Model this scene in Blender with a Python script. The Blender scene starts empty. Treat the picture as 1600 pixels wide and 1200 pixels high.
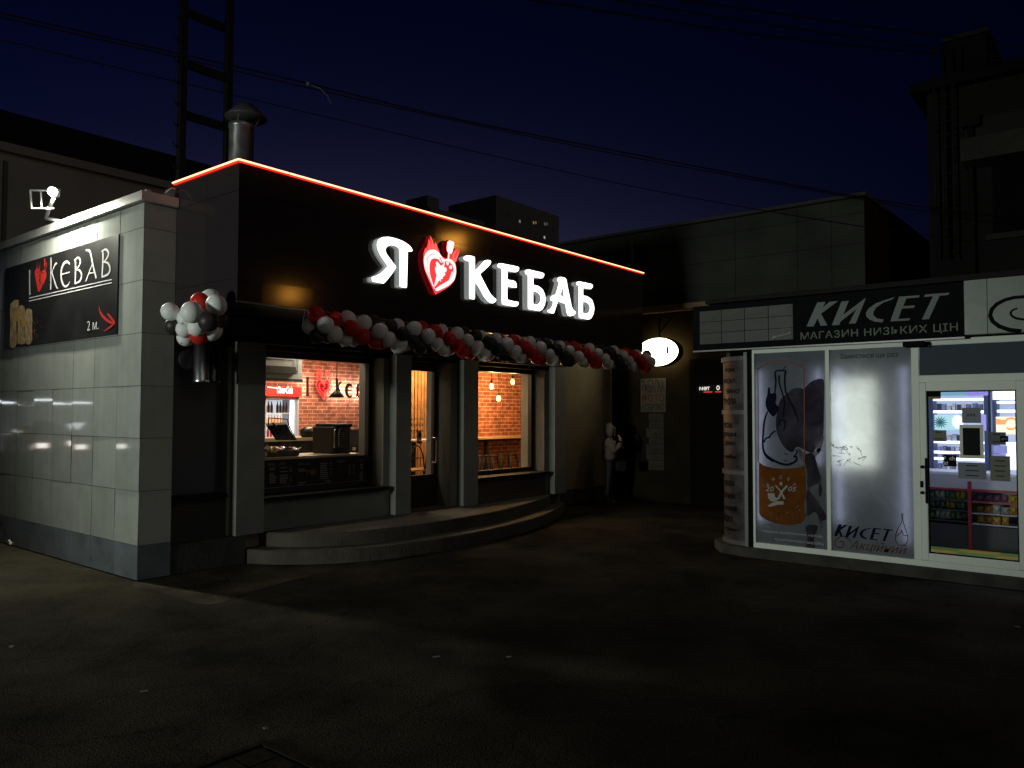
import bpy, bmesh, math, random
from mathutils import Vector, Matrix
from mathutils.geometry import tessellate_polygon
R = math.radians
random.seed(7)
S = bpy.context.scene
COL = S.collection
V = Vector

# ------------------------------------------------------------------ camera
F_PX = 1228.0
CAM = V((-4.05138, -8.43402, 1.8))
RB = Matrix(((0.63000476, -0.03096312, -0.77597377),
             (-0.7765876, -0.02204752, -0.62962338),
             (0.00238681, 0.99927733, -0.03793562)))
cd = bpy.data.cameras.new('camera')
cam = bpy.data.objects.new('camera', cd); COL.objects.link(cam)
cam.matrix_world = Matrix.Translation(CAM) @ RB.to_4x4()
cd.sensor_width = 36; cd.sensor_fit = 'HORIZONTAL'
cd.lens = 36 * F_PX / 1600
cd.clip_start = 0.05; cd.clip_end = 2000
S.camera = cam

def pl(px, py, ax, val):
    """point where the sight line of a photograph pixel meets the plane axis=val (a wall, the ground)"""
    d = RB @ V((px - 800, 600 - py, -F_PX))
    return CAM + d * ((val - CAM[ax]) / d[ax])
def at(px, py, depth):
    d = RB @ V((px - 800, 600 - py, -F_PX))
    return CAM + d * (depth / F_PX)

# ------------------------------------------------------------------ world
W = bpy.data.worlds.new('World'); S.world = W
W.use_nodes = True
wn, wl = W.node_tree.nodes, W.node_tree.links
bg = wn['Background']
sky = wn.new('ShaderNodeTexSky'); sky.sky_type = 'NISHITA'; sky.sun_disc = False
sky.sun_elevation = R(-4.0); sky.sun_rotation = R(20)
sky.altitude = 100
tint = wn.new('ShaderNodeMix'); tint.data_type = 'RGBA'; tint.blend_type = 'MULTIPLY'
tint.inputs['Factor'].default_value = 1.0
tint.inputs['B'].default_value = (0.07, 0.19, 1.25, 1)
wl.new(sky.outputs[0], tint.inputs['A'])
glow = wn.new('ShaderNodeMix'); glow.data_type = 'RGBA'; glow.blend_type = 'ADD'
glow.inputs['Factor'].default_value = 1.0
wtc = wn.new('ShaderNodeTexCoord'); wsp = wn.new('ShaderNodeSeparateXYZ')
wl.new(wtc.outputs['Generated'], wsp.inputs[0])
w1_ = wn.new('ShaderNodeMath'); w1_.operation = 'SUBTRACT'; w1_.inputs[0].default_value = 1.0; w1_.use_clamp = True
wl.new(wsp.outputs[2], w1_.inputs[1])
w2_ = wn.new('ShaderNodeMath'); w2_.operation = 'POWER'; w2_.inputs[1].default_value = 6.5
wl.new(w1_.outputs[0], w2_.inputs[0])
wg = wn.new('ShaderNodeMix'); wg.data_type = 'RGBA'; wg.blend_type = 'MULTIPLY'; wg.inputs['Factor'].default_value = 1.0
wg.inputs['A'].default_value = (.80, .66, .95, 1)      # glow of the city low over the horizon
wdt = wn.new('ShaderNodeVectorMath'); wdt.operation = 'DOT_PRODUCT'; wdt.inputs[1].default_value = (.656, .755, 0)
wl.new(wtc.outputs['Generated'], wdt.inputs[0])
wmx = wn.new('ShaderNodeMath'); wmx.operation = 'MAXIMUM'; wmx.inputs[1].default_value = 0
wl.new(wdt.outputs['Value'], wmx.inputs[0])
wpw = wn.new('ShaderNodeMath'); wpw.operation = 'POWER'; wpw.inputs[1].default_value = 11
wl.new(wmx.outputs[0], wpw.inputs[0])
wml = wn.new('ShaderNodeMath'); wml.operation = 'MULTIPLY'
wl.new(w2_.outputs[0], wml.inputs[0]); wl.new(wpw.outputs[0], wml.inputs[1])
wl.new(wml.outputs[0], wg.inputs['B'])
wl.new(tint.outputs['Result'], glow.inputs['A'])
wl.new(wg.outputs['Result'], glow.inputs['B'])
wl.new(glow.outputs['Result'], bg.inputs['Color'])
bg.inputs['Strength'].default_value = 0.12

S.view_settings.view_transform = 'Standard'
S.view_settings.look = 'None'
S.view_settings.exposure = 0.0
S.view_settings.gamma = 1.0
S.cycles.use_denoising = True
S.cycles.max_bounces = 8
S.cycles.transparent_max_bounces = 16
S.cycles.sample_clamp_indirect = 4.0

# assumed street lamp light, unseen, added far left (its post is built further down)
LAMP_POS = V((-17, -1.2, 2.2))  # set low to keep the ground darker than the walls

def light(kind, loc, energy, color=(1, 1, 1), name='lamp_light', size=0.1, rot=None, target=None, **kw):
    l = bpy.data.lights.new(name, kind); l.energy = energy; l.color = color
    if kind in ('POINT', 'SPOT'): l.shadow_soft_size = size
    if kind == 'AREA':
        l.size = size
        if 'size_y' in kw: l.shape = 'RECTANGLE'; l.size_y = kw.pop('size_y')
    for k, v in kw.items(): setattr(l, k, v)
    o = bpy.data.objects.new(name, l); COL.objects.link(o); o.location = loc
    if target is not None:
        o.rotation_euler = (V(target) - V(loc)).to_track_quat('-Z', 'Y').to_euler()
    elif rot: o.rotation_euler = rot
    return o

light('SPOT', LAMP_POS, 4700, (0.93, 1.0, 0.90), 'assumed_street_lamp_light', 0.75, target=(0.0, -2.6, 3.2), spot_size=R(46), spot_blend=1.0)
light('SUN', (0, -20, 20), .085, (1.0, .95, .88), 'assumed_town_glow', rot=(R(65), 0, R(-12)), angle=R(40))  # assumed light of the town, added as weak fill on front faces
light('SPOT', V((-0.27, 1.72, 4.37)), 400, (1.0, 0.99, 0.84), 'floodlight_beam', 0.05, target=(-0.12, 1.70, 3.6), spot_size=R(176), spot_blend=0.75)

# ------------------------------------------------------------------ materials
MATS = {}
def mat(name, col=(.5, .5, .5), rough=.6, metal=0.0, emit=None, es=1.0, noise=0.0, nscale=8.0, bump=0.0, bscale=40.0, spec=0.5, coat=0.0, dirt=None):
    if name in MATS: return MATS[name]
    m = bpy.data.materials.new(name); m.use_nodes = True
    n, l = m.node_tree.nodes, m.node_tree.links
    b = n['Principled BSDF']
    b.inputs['Base Color'].default_value = (*col, 1)
    b.inputs['Roughness'].default_value = rough
    b.inputs['Metallic'].default_value = metal
    b.inputs['Specular IOR Level'].default_value = spec
    if coat: b.inputs['Coat Weight'].default_value = coat; b.inputs['Coat Roughness'].default_value = .08
    if emit:
        b.inputs['Emission Color'].default_value = (*emit, 1); b.inputs['Emission Strength'].default_value = es
    tc = None
    if noise or bump:
        tc = n.new('ShaderNodeTexCoord')
    if noise:
        t = n.new('ShaderNodeTexNoise'); t.inputs['Scale'].default_value = nscale; t.inputs['Detail'].default_value = 6
        l.new(tc.outputs['Object'], t.inputs['Vector'])
        r = n.new('ShaderNodeMapRange'); r.inputs[1].default_value = .3; r.inputs[2].default_value = .7
        r.inputs[3].default_value = 1 - noise; r.inputs[4].default_value = 1 + noise
        l.new(t.outputs['Fac'], r.inputs[0])
        mx = n.new('ShaderNodeMix'); mx.data_type = 'RGBA'; mx.blend_type = 'MULTIPLY'; mx.inputs['Factor'].default_value = 1
        mx.inputs['A'].default_value = (*col, 1)
        l.new(r.outputs[0], mx.inputs['B']); l.new(mx.outputs['Result'], b.inputs['Base Color'])
        rr = n.new('ShaderNodeMapRange'); rr.inputs[3].default_value = max(.03, rough - .12); rr.inputs[4].default_value = min(1, rough + .12)
        l.new(t.outputs['Fac'], rr.inputs[0]); l.new(rr.outputs[0], b.inputs['Roughness'])
    if bump:
        t2 = n.new('ShaderNodeTexNoise'); t2.inputs['Scale'].default_value = bscale; t2.inputs['Detail'].default_value = 8
        l.new(tc.outputs['Object'], t2.inputs['Vector'])
        bp = n.new('ShaderNodeBump'); bp.inputs['Strength'].default_value = bump; bp.inputs['Distance'].default_value = .02
        l.new(t2.outputs['Fac'], bp.inputs['Height']); l.new(bp.outputs[0], b.inputs['Normal'])
    MATS[name] = m
    return m

def glass_mat(name, tintc=(1, 1, 1), refl=1.0):
    m = bpy.data.materials.new(name); m.use_nodes = True
    n, l = m.node_tree.nodes, m.node_tree.links
    n.remove(n['Principled BSDF'])
    tr = n.new('ShaderNodeBsdfTransparent'); tr.inputs[0].default_value = (*tintc, 1)
    gl = n.new('ShaderNodeBsdfGlossy'); gl.inputs['Roughness'].default_value = .01
    lw = n.new('ShaderNodeLayerWeight'); lw.inputs[0].default_value = .5
    pw = n.new('ShaderNodeMath'); pw.operation = 'POWER'; pw.inputs[1].default_value = 5
    mu = n.new('ShaderNodeMath'); mu.operation = 'MULTIPLY_ADD'; mu.inputs[1].default_value = .9 * refl; mu.inputs[2].default_value = .05 * refl
    mx = n.new('ShaderNodeMixShader')
    l.new(lw.outputs['Facing'], pw.inputs[0]); l.new(pw.outputs[0], mu.inputs[0]); l.new(mu.outputs[0], mx.inputs[0])
    l.new(tr.outputs[0], mx.inputs[1]); l.new(gl.outputs[0], mx.inputs[2])
    l.new(mx.outputs[0], n['Material Output'].inputs[0])
    return m

def brick_mat(name, axis='x', c1=(.31, .085, .045), c2=(.20, .055, .03), mortar=(.45, .33, .25), bw=.24, rh=.075):
    m = bpy.data.materials.new(name); m.use_nodes = True
    n, l = m.node_tree.nodes, m.node_tree.links
    b = n['Principled BSDF']; b.inputs['Roughness'].default_value = .8
    tc = n.new('ShaderNodeTexCoord'); sp = n.new('ShaderNodeSeparateXYZ'); cb = n.new('ShaderNodeCombineXYZ')
    l.new(tc.outputs['Object'], sp.inputs[0])
    l.new(sp.outputs[0 if axis == 'x' else 1], cb.inputs[0]); l.new(sp.outputs[2], cb.inputs[1])
    bt = n.new('ShaderNodeTexBrick'); bt.inputs['Scale'].default_value = 1
    bt.inputs['Color1'].default_value = (*c1, 1); bt.inputs['Color2'].default_value = (*c2, 1)
    bt.inputs['Mortar'].default_value = (*mortar, 1)
    bt.inputs['Mortar Size'].default_value = .006; bt.inputs['Mortar Smooth'].default_value = .2
    bt.inputs['Brick Width'].default_value = bw; bt.inputs['Row Height'].default_value = rh
    l.new(cb.outputs[0], bt.inputs['Vector'])
    no = n.new('ShaderNodeTexNoise'); no.inputs['Scale'].default_value = 9; no.inputs['Detail'].default_value = 8
    l.new(tc.outputs['Object'], no.inputs['Vector'])
    mr = n.new('ShaderNodeMapRange'); mr.inputs[1].default_value = .3; mr.inputs[2].default_value = .7; mr.inputs[3].default_value = .55; mr.inputs[4].default_value = 1.4
    l.new(no.outputs[0], mr.inputs[0])
    mx = n.new('ShaderNodeMix'); mx.data_type = 'RGBA'; mx.blend_type = 'MULTIPLY'; mx.inputs['Factor'].default_value = 1
    l.new(bt.outputs['Color'], mx.inputs['A']); l.new(mr.outputs[0], mx.inputs['B']); l.new(mx.outputs['Result'], b.inputs['Base Color'])
    bp = n.new('ShaderNodeBump'); bp.inputs['Strength'].default_value = .6; bp.inputs['Distance'].default_value = .01; bp.invert = True
    l.new(bt.outputs['Fac'], bp.inputs['Height']); l.new(bp.outputs[0], b.inputs['Normal'])
    return m

def translucent_mat(name, col, tr=.5, noise=0.0, nscale=5.0):
    """a printed backlit sheet: light passes through it"""
    if name in MATS: return MATS[name]
    m = bpy.data.materials.new(name); m.use_nodes = True
    n, l = m.node_tree.nodes, m.node_tree.links
    b = n['Principled BSDF']; b.inputs['Base Color'].default_value = (*col, 1); b.inputs['Roughness'].default_value = .8; b.inputs['Specular IOR Level'].default_value = 0
    t = n.new('ShaderNodeBsdfTranslucent'); t.inputs[0].default_value = (*col, 1)
    if noise:
        tc = n.new('ShaderNodeTexCoord'); no = n.new('ShaderNodeTexNoise'); no.inputs['Scale'].default_value = nscale; no.inputs['Detail'].default_value = 10; no.inputs['Roughness'].default_value = .62; no.inputs['Distortion'].default_value = .6
        l.new(tc.outputs['Object'], no.inputs['Vector'])
        mr = n.new('ShaderNodeMapRange'); mr.inputs[1].default_value = .32; mr.inputs[2].default_value = .68; mr.inputs[3].default_value = 1 - noise; mr.inputs[4].default_value = 1 + noise
        l.new(no.outputs[0], mr.inputs[0])
        cm = n.new('ShaderNodeMix'); cm.data_type = 'RGBA'; cm.blend_type = 'MULTIPLY'; cm.inputs['Factor'].default_value = 1; cm.inputs['A'].default_value = (*col, 1)
        l.new(mr.outputs[0], cm.inputs['B']); l.new(cm.outputs['Result'], b.inputs['Base Color']); l.new(cm.outputs['Result'], t.inputs[0])
    mx = n.new('ShaderNodeMixShader'); mx.inputs[0].default_value = tr
    l.new(b.outputs[0], mx.inputs[1]); l.new(t.outputs[0], mx.inputs[2]); l.new(mx.outputs[0], n['Material Output'].inputs[0])
    MATS[name] = m
    return m

# ------------------------------------------------------------------ mesh builder
ORG = {}
class MB:
    def __init__(s): s.v = []; s.f = []; s.mi = []; s.sm = []; s.m = 0
    def add(s, vs, fs, smooth=False):
        o = len(s.v); s.v += [tuple(x) for x in vs]
        for f in fs: s.f.append(tuple(i + o for i in f)); s.mi.append(s.m); s.sm.append(smooth)
        return s
    def box(s, x0, x1, y0, y1, z0, z1, bev=0.0):
        if x0 > x1: x0, x1 = x1, x0
        if y0 > y1: y0, y1 = y1, y0
        if z0 > z1: z0, z1 = z1, z0
        if bev:
            bm = bmesh.new(); bmesh.ops.create_cube(bm, size=1)
            for v in bm.verts: v.co = V(((v.co.x + .5) * (x1 - x0) + x0, (v.co.y + .5) * (y1 - y0) + y0, (v.co.z + .5) * (z1 - z0) + z0))
            bmesh.ops.bevel(bm, geom=list(bm.edges), offset=bev, segments=2, profile=.5, affect='EDGES')
            s.bm(bm); return s
        vs = [(x, y, z) for x in (x0, x1) for y in (y0, y1) for z in (z0, z1)]
        return s.add(vs, [(0, 1, 3, 2), (4, 6, 7, 5), (0, 4, 5, 1), (2, 3, 7, 6), (0, 2, 6, 4), (1, 5, 7, 3)])
    def bm(s, bm, mtx=None, smooth=False):
        bm.verts.index_update()
        vs = [(mtx @ v.co if mtx else v.co)[:] for v in bm.verts]
        s.add(vs, [tuple(v.index for v in f.verts) for f in bm.faces], smooth); bm.free(); return s
    def obox(s, c, ax, ay, az):
        c, ax, ay, az = V(c), V(ax), V(ay), V(az)
        vs = [c + a * ax + b * ay + d * az for a in (-1, 1) for b in (-1, 1) for d in (-1, 1)]
        return s.add(vs, [(0, 1, 3, 2), (4, 6, 7, 5), (0, 4, 5, 1), (2, 3, 7, 6), (0, 2, 6, 4), (1, 5, 7, 3)])
    def quad(s, a, b, c, d): return s.add([a, b, c, d], [(0, 1, 2, 3)])
    def tube(s, pts, r, seg=8, cap=True, smooth=True):
        pts = [V(p) for p in pts]; n = len(pts); rs = r if isinstance(r, (list, tuple)) else [r] * n
        vs = []; up = None
        for i, p in enumerate(pts):
            t = (pts[min(i + 1, n - 1)] - pts[max(i - 1, 0)]).normalized()
            if up is None: up = V((0, 0, 1)) if abs(t.z) < .9 else V((1, 0, 0))
            a = t.cross(up).normalized(); b = a.cross(t).normalized(); up = b
            for k in range(seg):
                q = 2 * math.pi * k / seg
                vs.append(p + (a * math.cos(q) + b * math.sin(q)) * rs[i])
        fs = [(i * seg + k, i * seg + (k + 1) % seg, (i + 1) * seg + (k + 1) % seg, (i + 1) * seg + k) for i in range(n - 1) for k in range(seg)]
        if cap: fs += [tuple(range(seg))[::-1], tuple((n - 1) * seg + k for k in range(seg))]
        return s.add(vs, fs, smooth)
    def lathe(s, c, prof, seg=20, axis='z', smooth=True):
        c = V(c); vs = []; n = len(prof)
        for r, h in prof:
            for k in range(seg):
                q = 2 * math.pi * k / seg; a, b = r * math.cos(q), r * math.sin(q)
                vs.append(c + (V((a, b, h)) if axis == 'z' else V((a, h, b)) if axis == 'y' else V((h, a, b))))
        fs = [(i * seg + k, i * seg + (k + 1) % seg, (i + 1) * seg + (k + 1) % seg, (i + 1) * seg + k) for i in range(n - 1) for k in range(seg)]
        fs += [tuple(range(seg))[::-1], tuple((n - 1) * seg + k for k in range(seg))]
        return s.add(vs, fs, smooth)
    def sphere(s, c, r, seg=16, rings=10, sc=(1, 1, 1)):
        c = V(c)
        bm = bmesh.new(); bmesh.ops.create_uvsphere(bm, u_segments=seg, v_segments=rings, radius=r)
        s.bm(bm, Matrix.Translation(c) @ Matrix.Diagonal((*sc, 1)), True); return s
    def poly(s, loops, nvec=None, depth=0.0, front=True):
        """flat polygon (first loop outer, others holes) of 3D points; extruded against nvec by depth"""
        loops = [[V(p) for p in lp] for lp in loops]
        tris = tessellate_polygon(loops)
        flat = [p for lp in loops for p in lp]
        if front:
            if nvec is not None:
                fs = []
                for t in tris:
                    nn = (flat[t[1]] - flat[t[0]]).cross(flat[t[2]] - flat[t[0]])
                    fs.append(t if nn.dot(V(nvec)) > 0 else t[::-1])
                tris = fs
            s.add(flat, tris)
        if depth:
            back = V(nvec) * -depth
            for lp in loops:
                n = len(lp)
                s.add(lp + [p + back for p in lp], [(i, (i + 1) % n, n + (i + 1) % n, n + i) for i in range(n)])
        return s
    def build(s, name, mats, parent=None, label=None, org=None):
        me = bpy.data.meshes.new(name)
        o3 = ORG[parent] if parent is not None else (V(org) if org is not None else V((0, 0, 0)))
        me.from_pydata([V(v) - o3 for v in s.v], [], s.f)
        if not isinstance(mats, (list, tuple)): mats = [mats]
        for m in mats: me.materials.append(m)
        for p, mi, sm in zip(me.polygons, s.mi, s.sm): p.material_index = mi; p.use_smooth = sm
        me.update()
        bm = bmesh.new(); bm.from_mesh(me); bmesh.ops.recalc_face_normals(bm, faces=bm.faces) if getattr(s, 'recalc', True) else None
        bm.to_mesh(me); bm.free()
        o = bpy.data.objects.new(name, me); COL.objects.link(o)
        ORG[o] = o3
        if parent is not None: o.parent = parent
        else: o.location = o3
        if label: o['label'] = label
        return o

def tag(o, label=None, cat=None, group=None, kind=None):
    if label: o['label'] = label
    if cat: o['category'] = cat
    if group: o['group'] = group
    if kind: o['kind'] = kind
    return o
def empty(name, loc, label, cat, group=None):
    o = bpy.data.objects.new(name, None); COL.objects.link(o); o.location = loc; o.empty_display_size = .2
    ORG[o] = V(loc)
    return tag(o, label, cat, group)
def copy_tree(o, parent=None):
    c = o.copy(); COL.objects.link(c); ORG[c] = ORG[o]
    if parent is not None: c.parent = parent
    for ch in list(o.children): copy_tree(ch, c)
    return c
def bx(name, m, parent, *a, **k):
    lab = k.pop('label', None)
    return MB().box(*a, **k).build(name, m, parent, lab)

def glyphs(txt, bold=0.0, shear=0.0, res=3, spacing=1.0):
    cu = bpy.data.curves.new('lettering', 'FONT'); cu.body = txt; cu.offset = bold; cu.shear = shear
    cu.resolution_u = res; cu.fill_mode = 'FRONT'; cu.space_character = spacing
    o = bpy.data.objects.new('lettering', cu); COL.objects.link(o)
    dg = bpy.context.evaluated_depsgraph_get()
    me = bpy.data.meshes.new_from_object(o.evaluated_get(dg))
    vs = [v.co.copy() for v in me.vertices]; fs = [tuple(p.vertices) for p in me.polygons]
    bpy.data.objects.remove(o); bpy.data.curves.remove(cu); bpy.data.meshes.remove(me)
    return vs, fs
def text(mb, txt, o, xd, yd, w=None, h=None, bold=0.0, shear=0.0, fmap=None, spacing=1.0, center=False):
    """lettering fitted into w x h with its lower-left corner at o along xd (reading direction) and yd (up)"""
    vs, fs = glyphs(txt, bold, shear, spacing=spacing)
    x0 = min(v.x for v in vs); x1 = max(v.x for v in vs); y0 = min(v.y for v in vs); y1 = max(v.y for v in vs)
    sx = w / (x1 - x0) if w else None; sy = h / (y1 - y0) if h else None
    if sx is None: sx = sy
    if sy is None: sy = sx
    out = []
    for v in vs:
        a, b = (v.x - x0) * sx, (v.y - y0) * sy
        if center: a -= (x1 - x0) * sx / 2
        out.append(fmap(a, b) if fmap else V(o) + V(xd) * a + V(yd) * b)
    mb.add(out, fs)
    return mb
def stroke(mb, pts, n, lift):
    """brush stroke of varying width: pts = (point, half width) lying in a plane with normal n"""
    n = V(n); L = []; Rr = []; N = len(pts)
    for i, (p, w) in enumerate(pts):
        t = (V(pts[min(i + 1, N - 1)][0]) - V(pts[max(i - 1, 0)][0])).normalized()
        sd = n.cross(t).normalized()
        L.append(V(p) + sd * w + n * lift); Rr.append(V(p) - sd * w + n * lift)
    mb.add(L + Rr, [(i, i + 1, N + i + 1, N + i) for i in range(N - 1)])
def smooth_pts(pts, sub=5):
    out = []
    n = len(pts)
    for i in range(n - 1):
        p0, p1, p2, p3 = pts[max(i - 1, 0)], pts[i], pts[i + 1], pts[min(i + 2, n - 1)]
        for k in range(sub):
            t = k / sub
            out.append(tuple(.5 * (2 * b + (c - a) * t + (2 * a - 5 * b + 4 * c - d) * t * t + (3 * b - a - 3 * c + d) * t ** 3) for a, b, c, d in zip(p0, p1, p2, p3)))
    out.append(tuple(pts[-1]))
    return out
def smooth_loop(pts, sub=3):
    n = len(pts); out = []
    for i in range(n):
        p0, p1, p2, p3 = pts[i - 1], pts[i], pts[(i + 1) % n], pts[(i + 2) % n]
        for k in range(sub):
            t = k / sub
            out.append(tuple(.5 * (2 * b + (c - a) * t + (2 * a - 5 * b + 4 * c - d) * t * t + (3 * b - a - 3 * c + d) * t ** 3) for a, b, c, d in zip(p0, p1, p2, p3)))
    return out

XP, YM, ZP = V((1, 0, 0)), V((0, -1, 0)), V((0, 0, 1))

# ================================================================== GROUND
def ground_mat():
    m = bpy.data.materials.new('asphalt'); m.use_nodes = True
    n, l = m.node_tree.nodes, m.node_tree.links
    b = n['Principled BSDF']
    tc = n.new('ShaderNodeTexCoord')
    big = n.new('ShaderNodeTexNoise'); big.inputs['Scale'].default_value = .7; big.inputs['Detail'].default_value = 8; big.inputs['Roughness'].default_value = .65
    fine = n.new('ShaderNodeTexNoise'); fine.inputs['Scale'].default_value = 60; fine.inputs['Detail'].default_value = 4
    vo = n.new('ShaderNodeTexVoronoi'); vo.inputs['Scale'].default_value = 90
    for t in (big, fine, vo): l.new(tc.outputs['Object'], t.inputs['Vector'])
    ramp = n.new('ShaderNodeValToRGB')
    ramp.color_ramp.elements[0].position = .35; ramp.color_ramp.elements[0].color = (.019, .019, .017, 1)
    ramp.color_ramp.elements[1].position = .68; ramp.color_ramp.elements[1].color = (.060, .055, .042, 1)
    l.new(big.outputs[0], ramp.inputs[0])
    mr = n.new('ShaderNodeMapRange'); mr.inputs[1].default_value = .25; mr.inputs[2].default_value = .75; mr.inputs[3].default_value = .45; mr.inputs[4].default_value = 1.7
    l.new(fine.outputs[0], mr.inputs[0])
    mx = n.new('ShaderNodeMix'); mx.data_type = 'RGBA'; mx.blend_type = 'MULTIPLY'; mx.inputs['Factor'].default_value = 1
    l.new(ramp.outputs[0], mx.inputs['A']); l.new(mr.outputs[0], mx.inputs['B'])
    # cracks
    cr = n.new('ShaderNodeTexVoronoi'); cr.feature = 'DISTANCE_TO_EDGE'; cr.inputs['Scale'].default_value = .8
    ns = n.new('ShaderNodeTexNoise'); ns.inputs['Scale'].default_value = 2.5; ns.inputs['Detail'].default_value = 6
    l.new(tc.outputs['Object'], ns.inputs['Vector'])
    ad = n.new('ShaderNodeVectorMath'); ad.operation = 'MULTIPLY_ADD'; ad.inputs[1].default_value = (.5, .5, .5)
    l.new(ns.outputs['Color'], ad.inputs[0]); l.new(tc.outputs['Object'], ad.inputs[2]); l.new(ad.outputs[0], cr.inputs['Vector'])
    cm = n.new('ShaderNodeMapRange'); cm.inputs[1].default_value = .0; cm.inputs[2].default_value = .012; cm.inputs[3].default_value = .7; cm.inputs[4].default_value = 1
    l.new(cr.outputs['Distance'], cm.inputs[0])
    m2 = n.new('ShaderNodeMix'); m2.data_type = 'RGBA'; m2.blend_type = 'MULTIPLY'; m2.inputs['Factor'].default_value = 1
    l.new(mx.outputs['Result'], m2.inputs['A']); l.new(cm.outputs[0], m2.inputs['B'])
    # paler, yellowish tone along the foot of the tiled wall, broken up by noise
    sx = n.new('ShaderNodeSeparateXYZ'); l.new(tc.outputs['Object'], sx.inputs[0])
    n3 = n.new('ShaderNodeTexNoise'); n3.inputs['Scale'].default_value = 1.6; n3.inputs['Detail'].default_value = 9; n3.inputs['Roughness'].default_value = .7
    l.new(tc.outputs['Object'], n3.inputs['Vector'])
    fx = n.new('ShaderNodeMapRange'); fx.inputs[1].default_value = -2.0; fx.inputs[2].default_value = .1; l.new(sx.outputs[0], fx.inputs[0])
    fx2 = n.new('ShaderNodeMapRange'); fx2.inputs[1].default_value = .9; fx2.inputs[2].default_value = .15; l.new(sx.outputs[0], fx2.inputs[0])
    fy = n.new('ShaderNodeMapRange'); fy.inputs[1].default_value = -2.2; fy.inputs[2].default_value = .3; l.new(sx.outputs[1], fy.inputs[0])
    f1 = n.new('ShaderNodeMath'); f1.operation = 'MULTIPLY'; l.new(fx.outputs[0], f1.inputs[0]); l.new(fy.outputs[0], f1.inputs[1])
    f2 = n.new('ShaderNodeMath'); f2.operation = 'MULTIPLY'; l.new(f1.outputs[0], f2.inputs[0]); l.new(fx2.outputs[0], f2.inputs[1])
    fn = n.new('ShaderNodeMapRange'); fn.inputs[1].default_value = .3; fn.inputs[2].default_value = .65; l.new(n3.outputs[0], fn.inputs[0])
    f3 = n.new('ShaderNodeMath'); f3.operation = 'MULTIPLY'; f3.use_clamp = True; l.new(f2.outputs[0], f3.inputs[0]); l.new(fn.outputs[0], f3.inputs[1])
    dm = n.new('ShaderNodeMix'); dm.data_type = 'RGBA'; dm.inputs['B'].default_value = (.072, .062, .038, 1)
    l.new(f3.outputs[0], dm.inputs['Factor']); l.new(m2.outputs['Result'], dm.inputs['A'])
    l.new(dm.outputs['Result'], b.inputs['Base Color'])
    b.inputs['Roughness'].default_value = .85; b.inputs['Specular IOR Level'].default_value = .0
    bp = n.new('ShaderNodeBump'); bp.inputs['Strength'].default_value = .7; bp.inputs['Distance'].default_value = .012
    l.new(vo.outputs['Distance'], bp.inputs['Height']); l.new(bp.outputs[0], b.inputs['Normal'])
    return m
g = MB().quad((-600, -600, 0), (600, -600, 0), (600, 600, 0), (-600, 600, 0)).build('ground', ground_mat())
tag(g, kind='structure')

random.seed(8)
pv_ = [pl(px, py, 2, .004) for px, py in ((214, 911), (262, 928), (330, 943), (385, 926), (440, 911), (500, 896), (560, 884), (650, 868), (700, 850), (560, 830), (300, 875))]
pv_ = [V((p[0], p[1], .004)) for p in smooth_loop([(p.x + random.uniform(-.04, .04), p.y + random.uniform(-.04, .04)) for p in pv_], 4)]
tag(MB().poly([pv_], ZP).build('pavement', mat('worn_concrete', (.060, .055, .042), .95, noise=.45, nscale=2.2, bump=.5, bscale=30, spec=0)), kind='structure')

# ================================================================== TILED LOW BUILDING (left)
M_tile = mat('grey_tile', (.40, .425, .39), .045, spec=.6)
M_plinth = mat('blue_grey_tile', (.15, .17, .19), .3, noise=.28, nscale=2.6)
M_grout = mat('tile_grout', (.09, .09, .085), .9)
M_coping = mat('pale_metal', (.55, .55, .52), .4, noise=.2, nscale=3)
M_darkroof = mat('roof_felt', (.022, .022, .022), .95, spec=0)
tb = empty('tiled_building', (0, 3, 0), 'low flat-roofed building clad in pale grey square tiles, carrying the black banner', 'building')
XR = .365
b = MB(); b.box(0.006, XR - .003, .006, 6.0, .02, 4.09); b.box(XR - .003, 1.46, .70, 6.0, .02, 4.09); b.build('wall', M_grout, tb)
# tone differences between tiles, drip streaks and dirt towards the ground
n_, l_ = M_tile.node_tree.nodes, M_tile.node_tree.links
bs = n_['Principled BSDF']; ge = n_.new('ShaderNodeNewGeometry'); tc = n_.new('ShaderNodeTexCoord')
mp = n_.new('ShaderNodeMapping'); mp.inputs['Scale'].default_value = (9, 9, .5); l_.new(tc.outputs['Object'], mp.inputs[0])
ns = n_.new('ShaderNodeTexNoise'); ns.inputs['Scale'].default_value = 1.0; ns.inputs['Detail'].default_value = 7; l_.new(mp.outputs[0], ns.inputs['Vector'])
m1 = n_.new('ShaderNodeMapRange'); m1.inputs[1].default_value = .35; m1.inputs[2].default_value = .7; m1.inputs[3].default_value = 1.03; m1.inputs[4].default_value = .94; l_.new(ns.outputs[0], m1.inputs[0])
m2 = n_.new('ShaderNodeMapRange'); m2.inputs[3].default_value = .90; m2.inputs[4].default_value = 1.06; l_.new(ge.outputs['Random Per Island'], m2.inputs[0])
n2_ = n_.new('ShaderNodeTexNoise'); n2_.inputs['Scale'].default_value = 3.5; n2_.inputs['Detail'].default_value = 9; l_.new(tc.outputs['Object'], n2_.inputs['Vector'])
m3 = n_.new('ShaderNodeMapRange'); m3.inputs[1].default_value = .4; m3.inputs[2].default_value = .75; m3.inputs[3].default_value = 1.0; m3.inputs[4].default_value = .86; l_.new(n2_.outputs[0], m3.inputs[0])
a1 = n_.new('ShaderNodeMath'); a1.operation = 'MULTIPLY'; l_.new(m1.outputs[0], a1.inputs[0]); l_.new(m2.outputs[0], a1.inputs[1])
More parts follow.
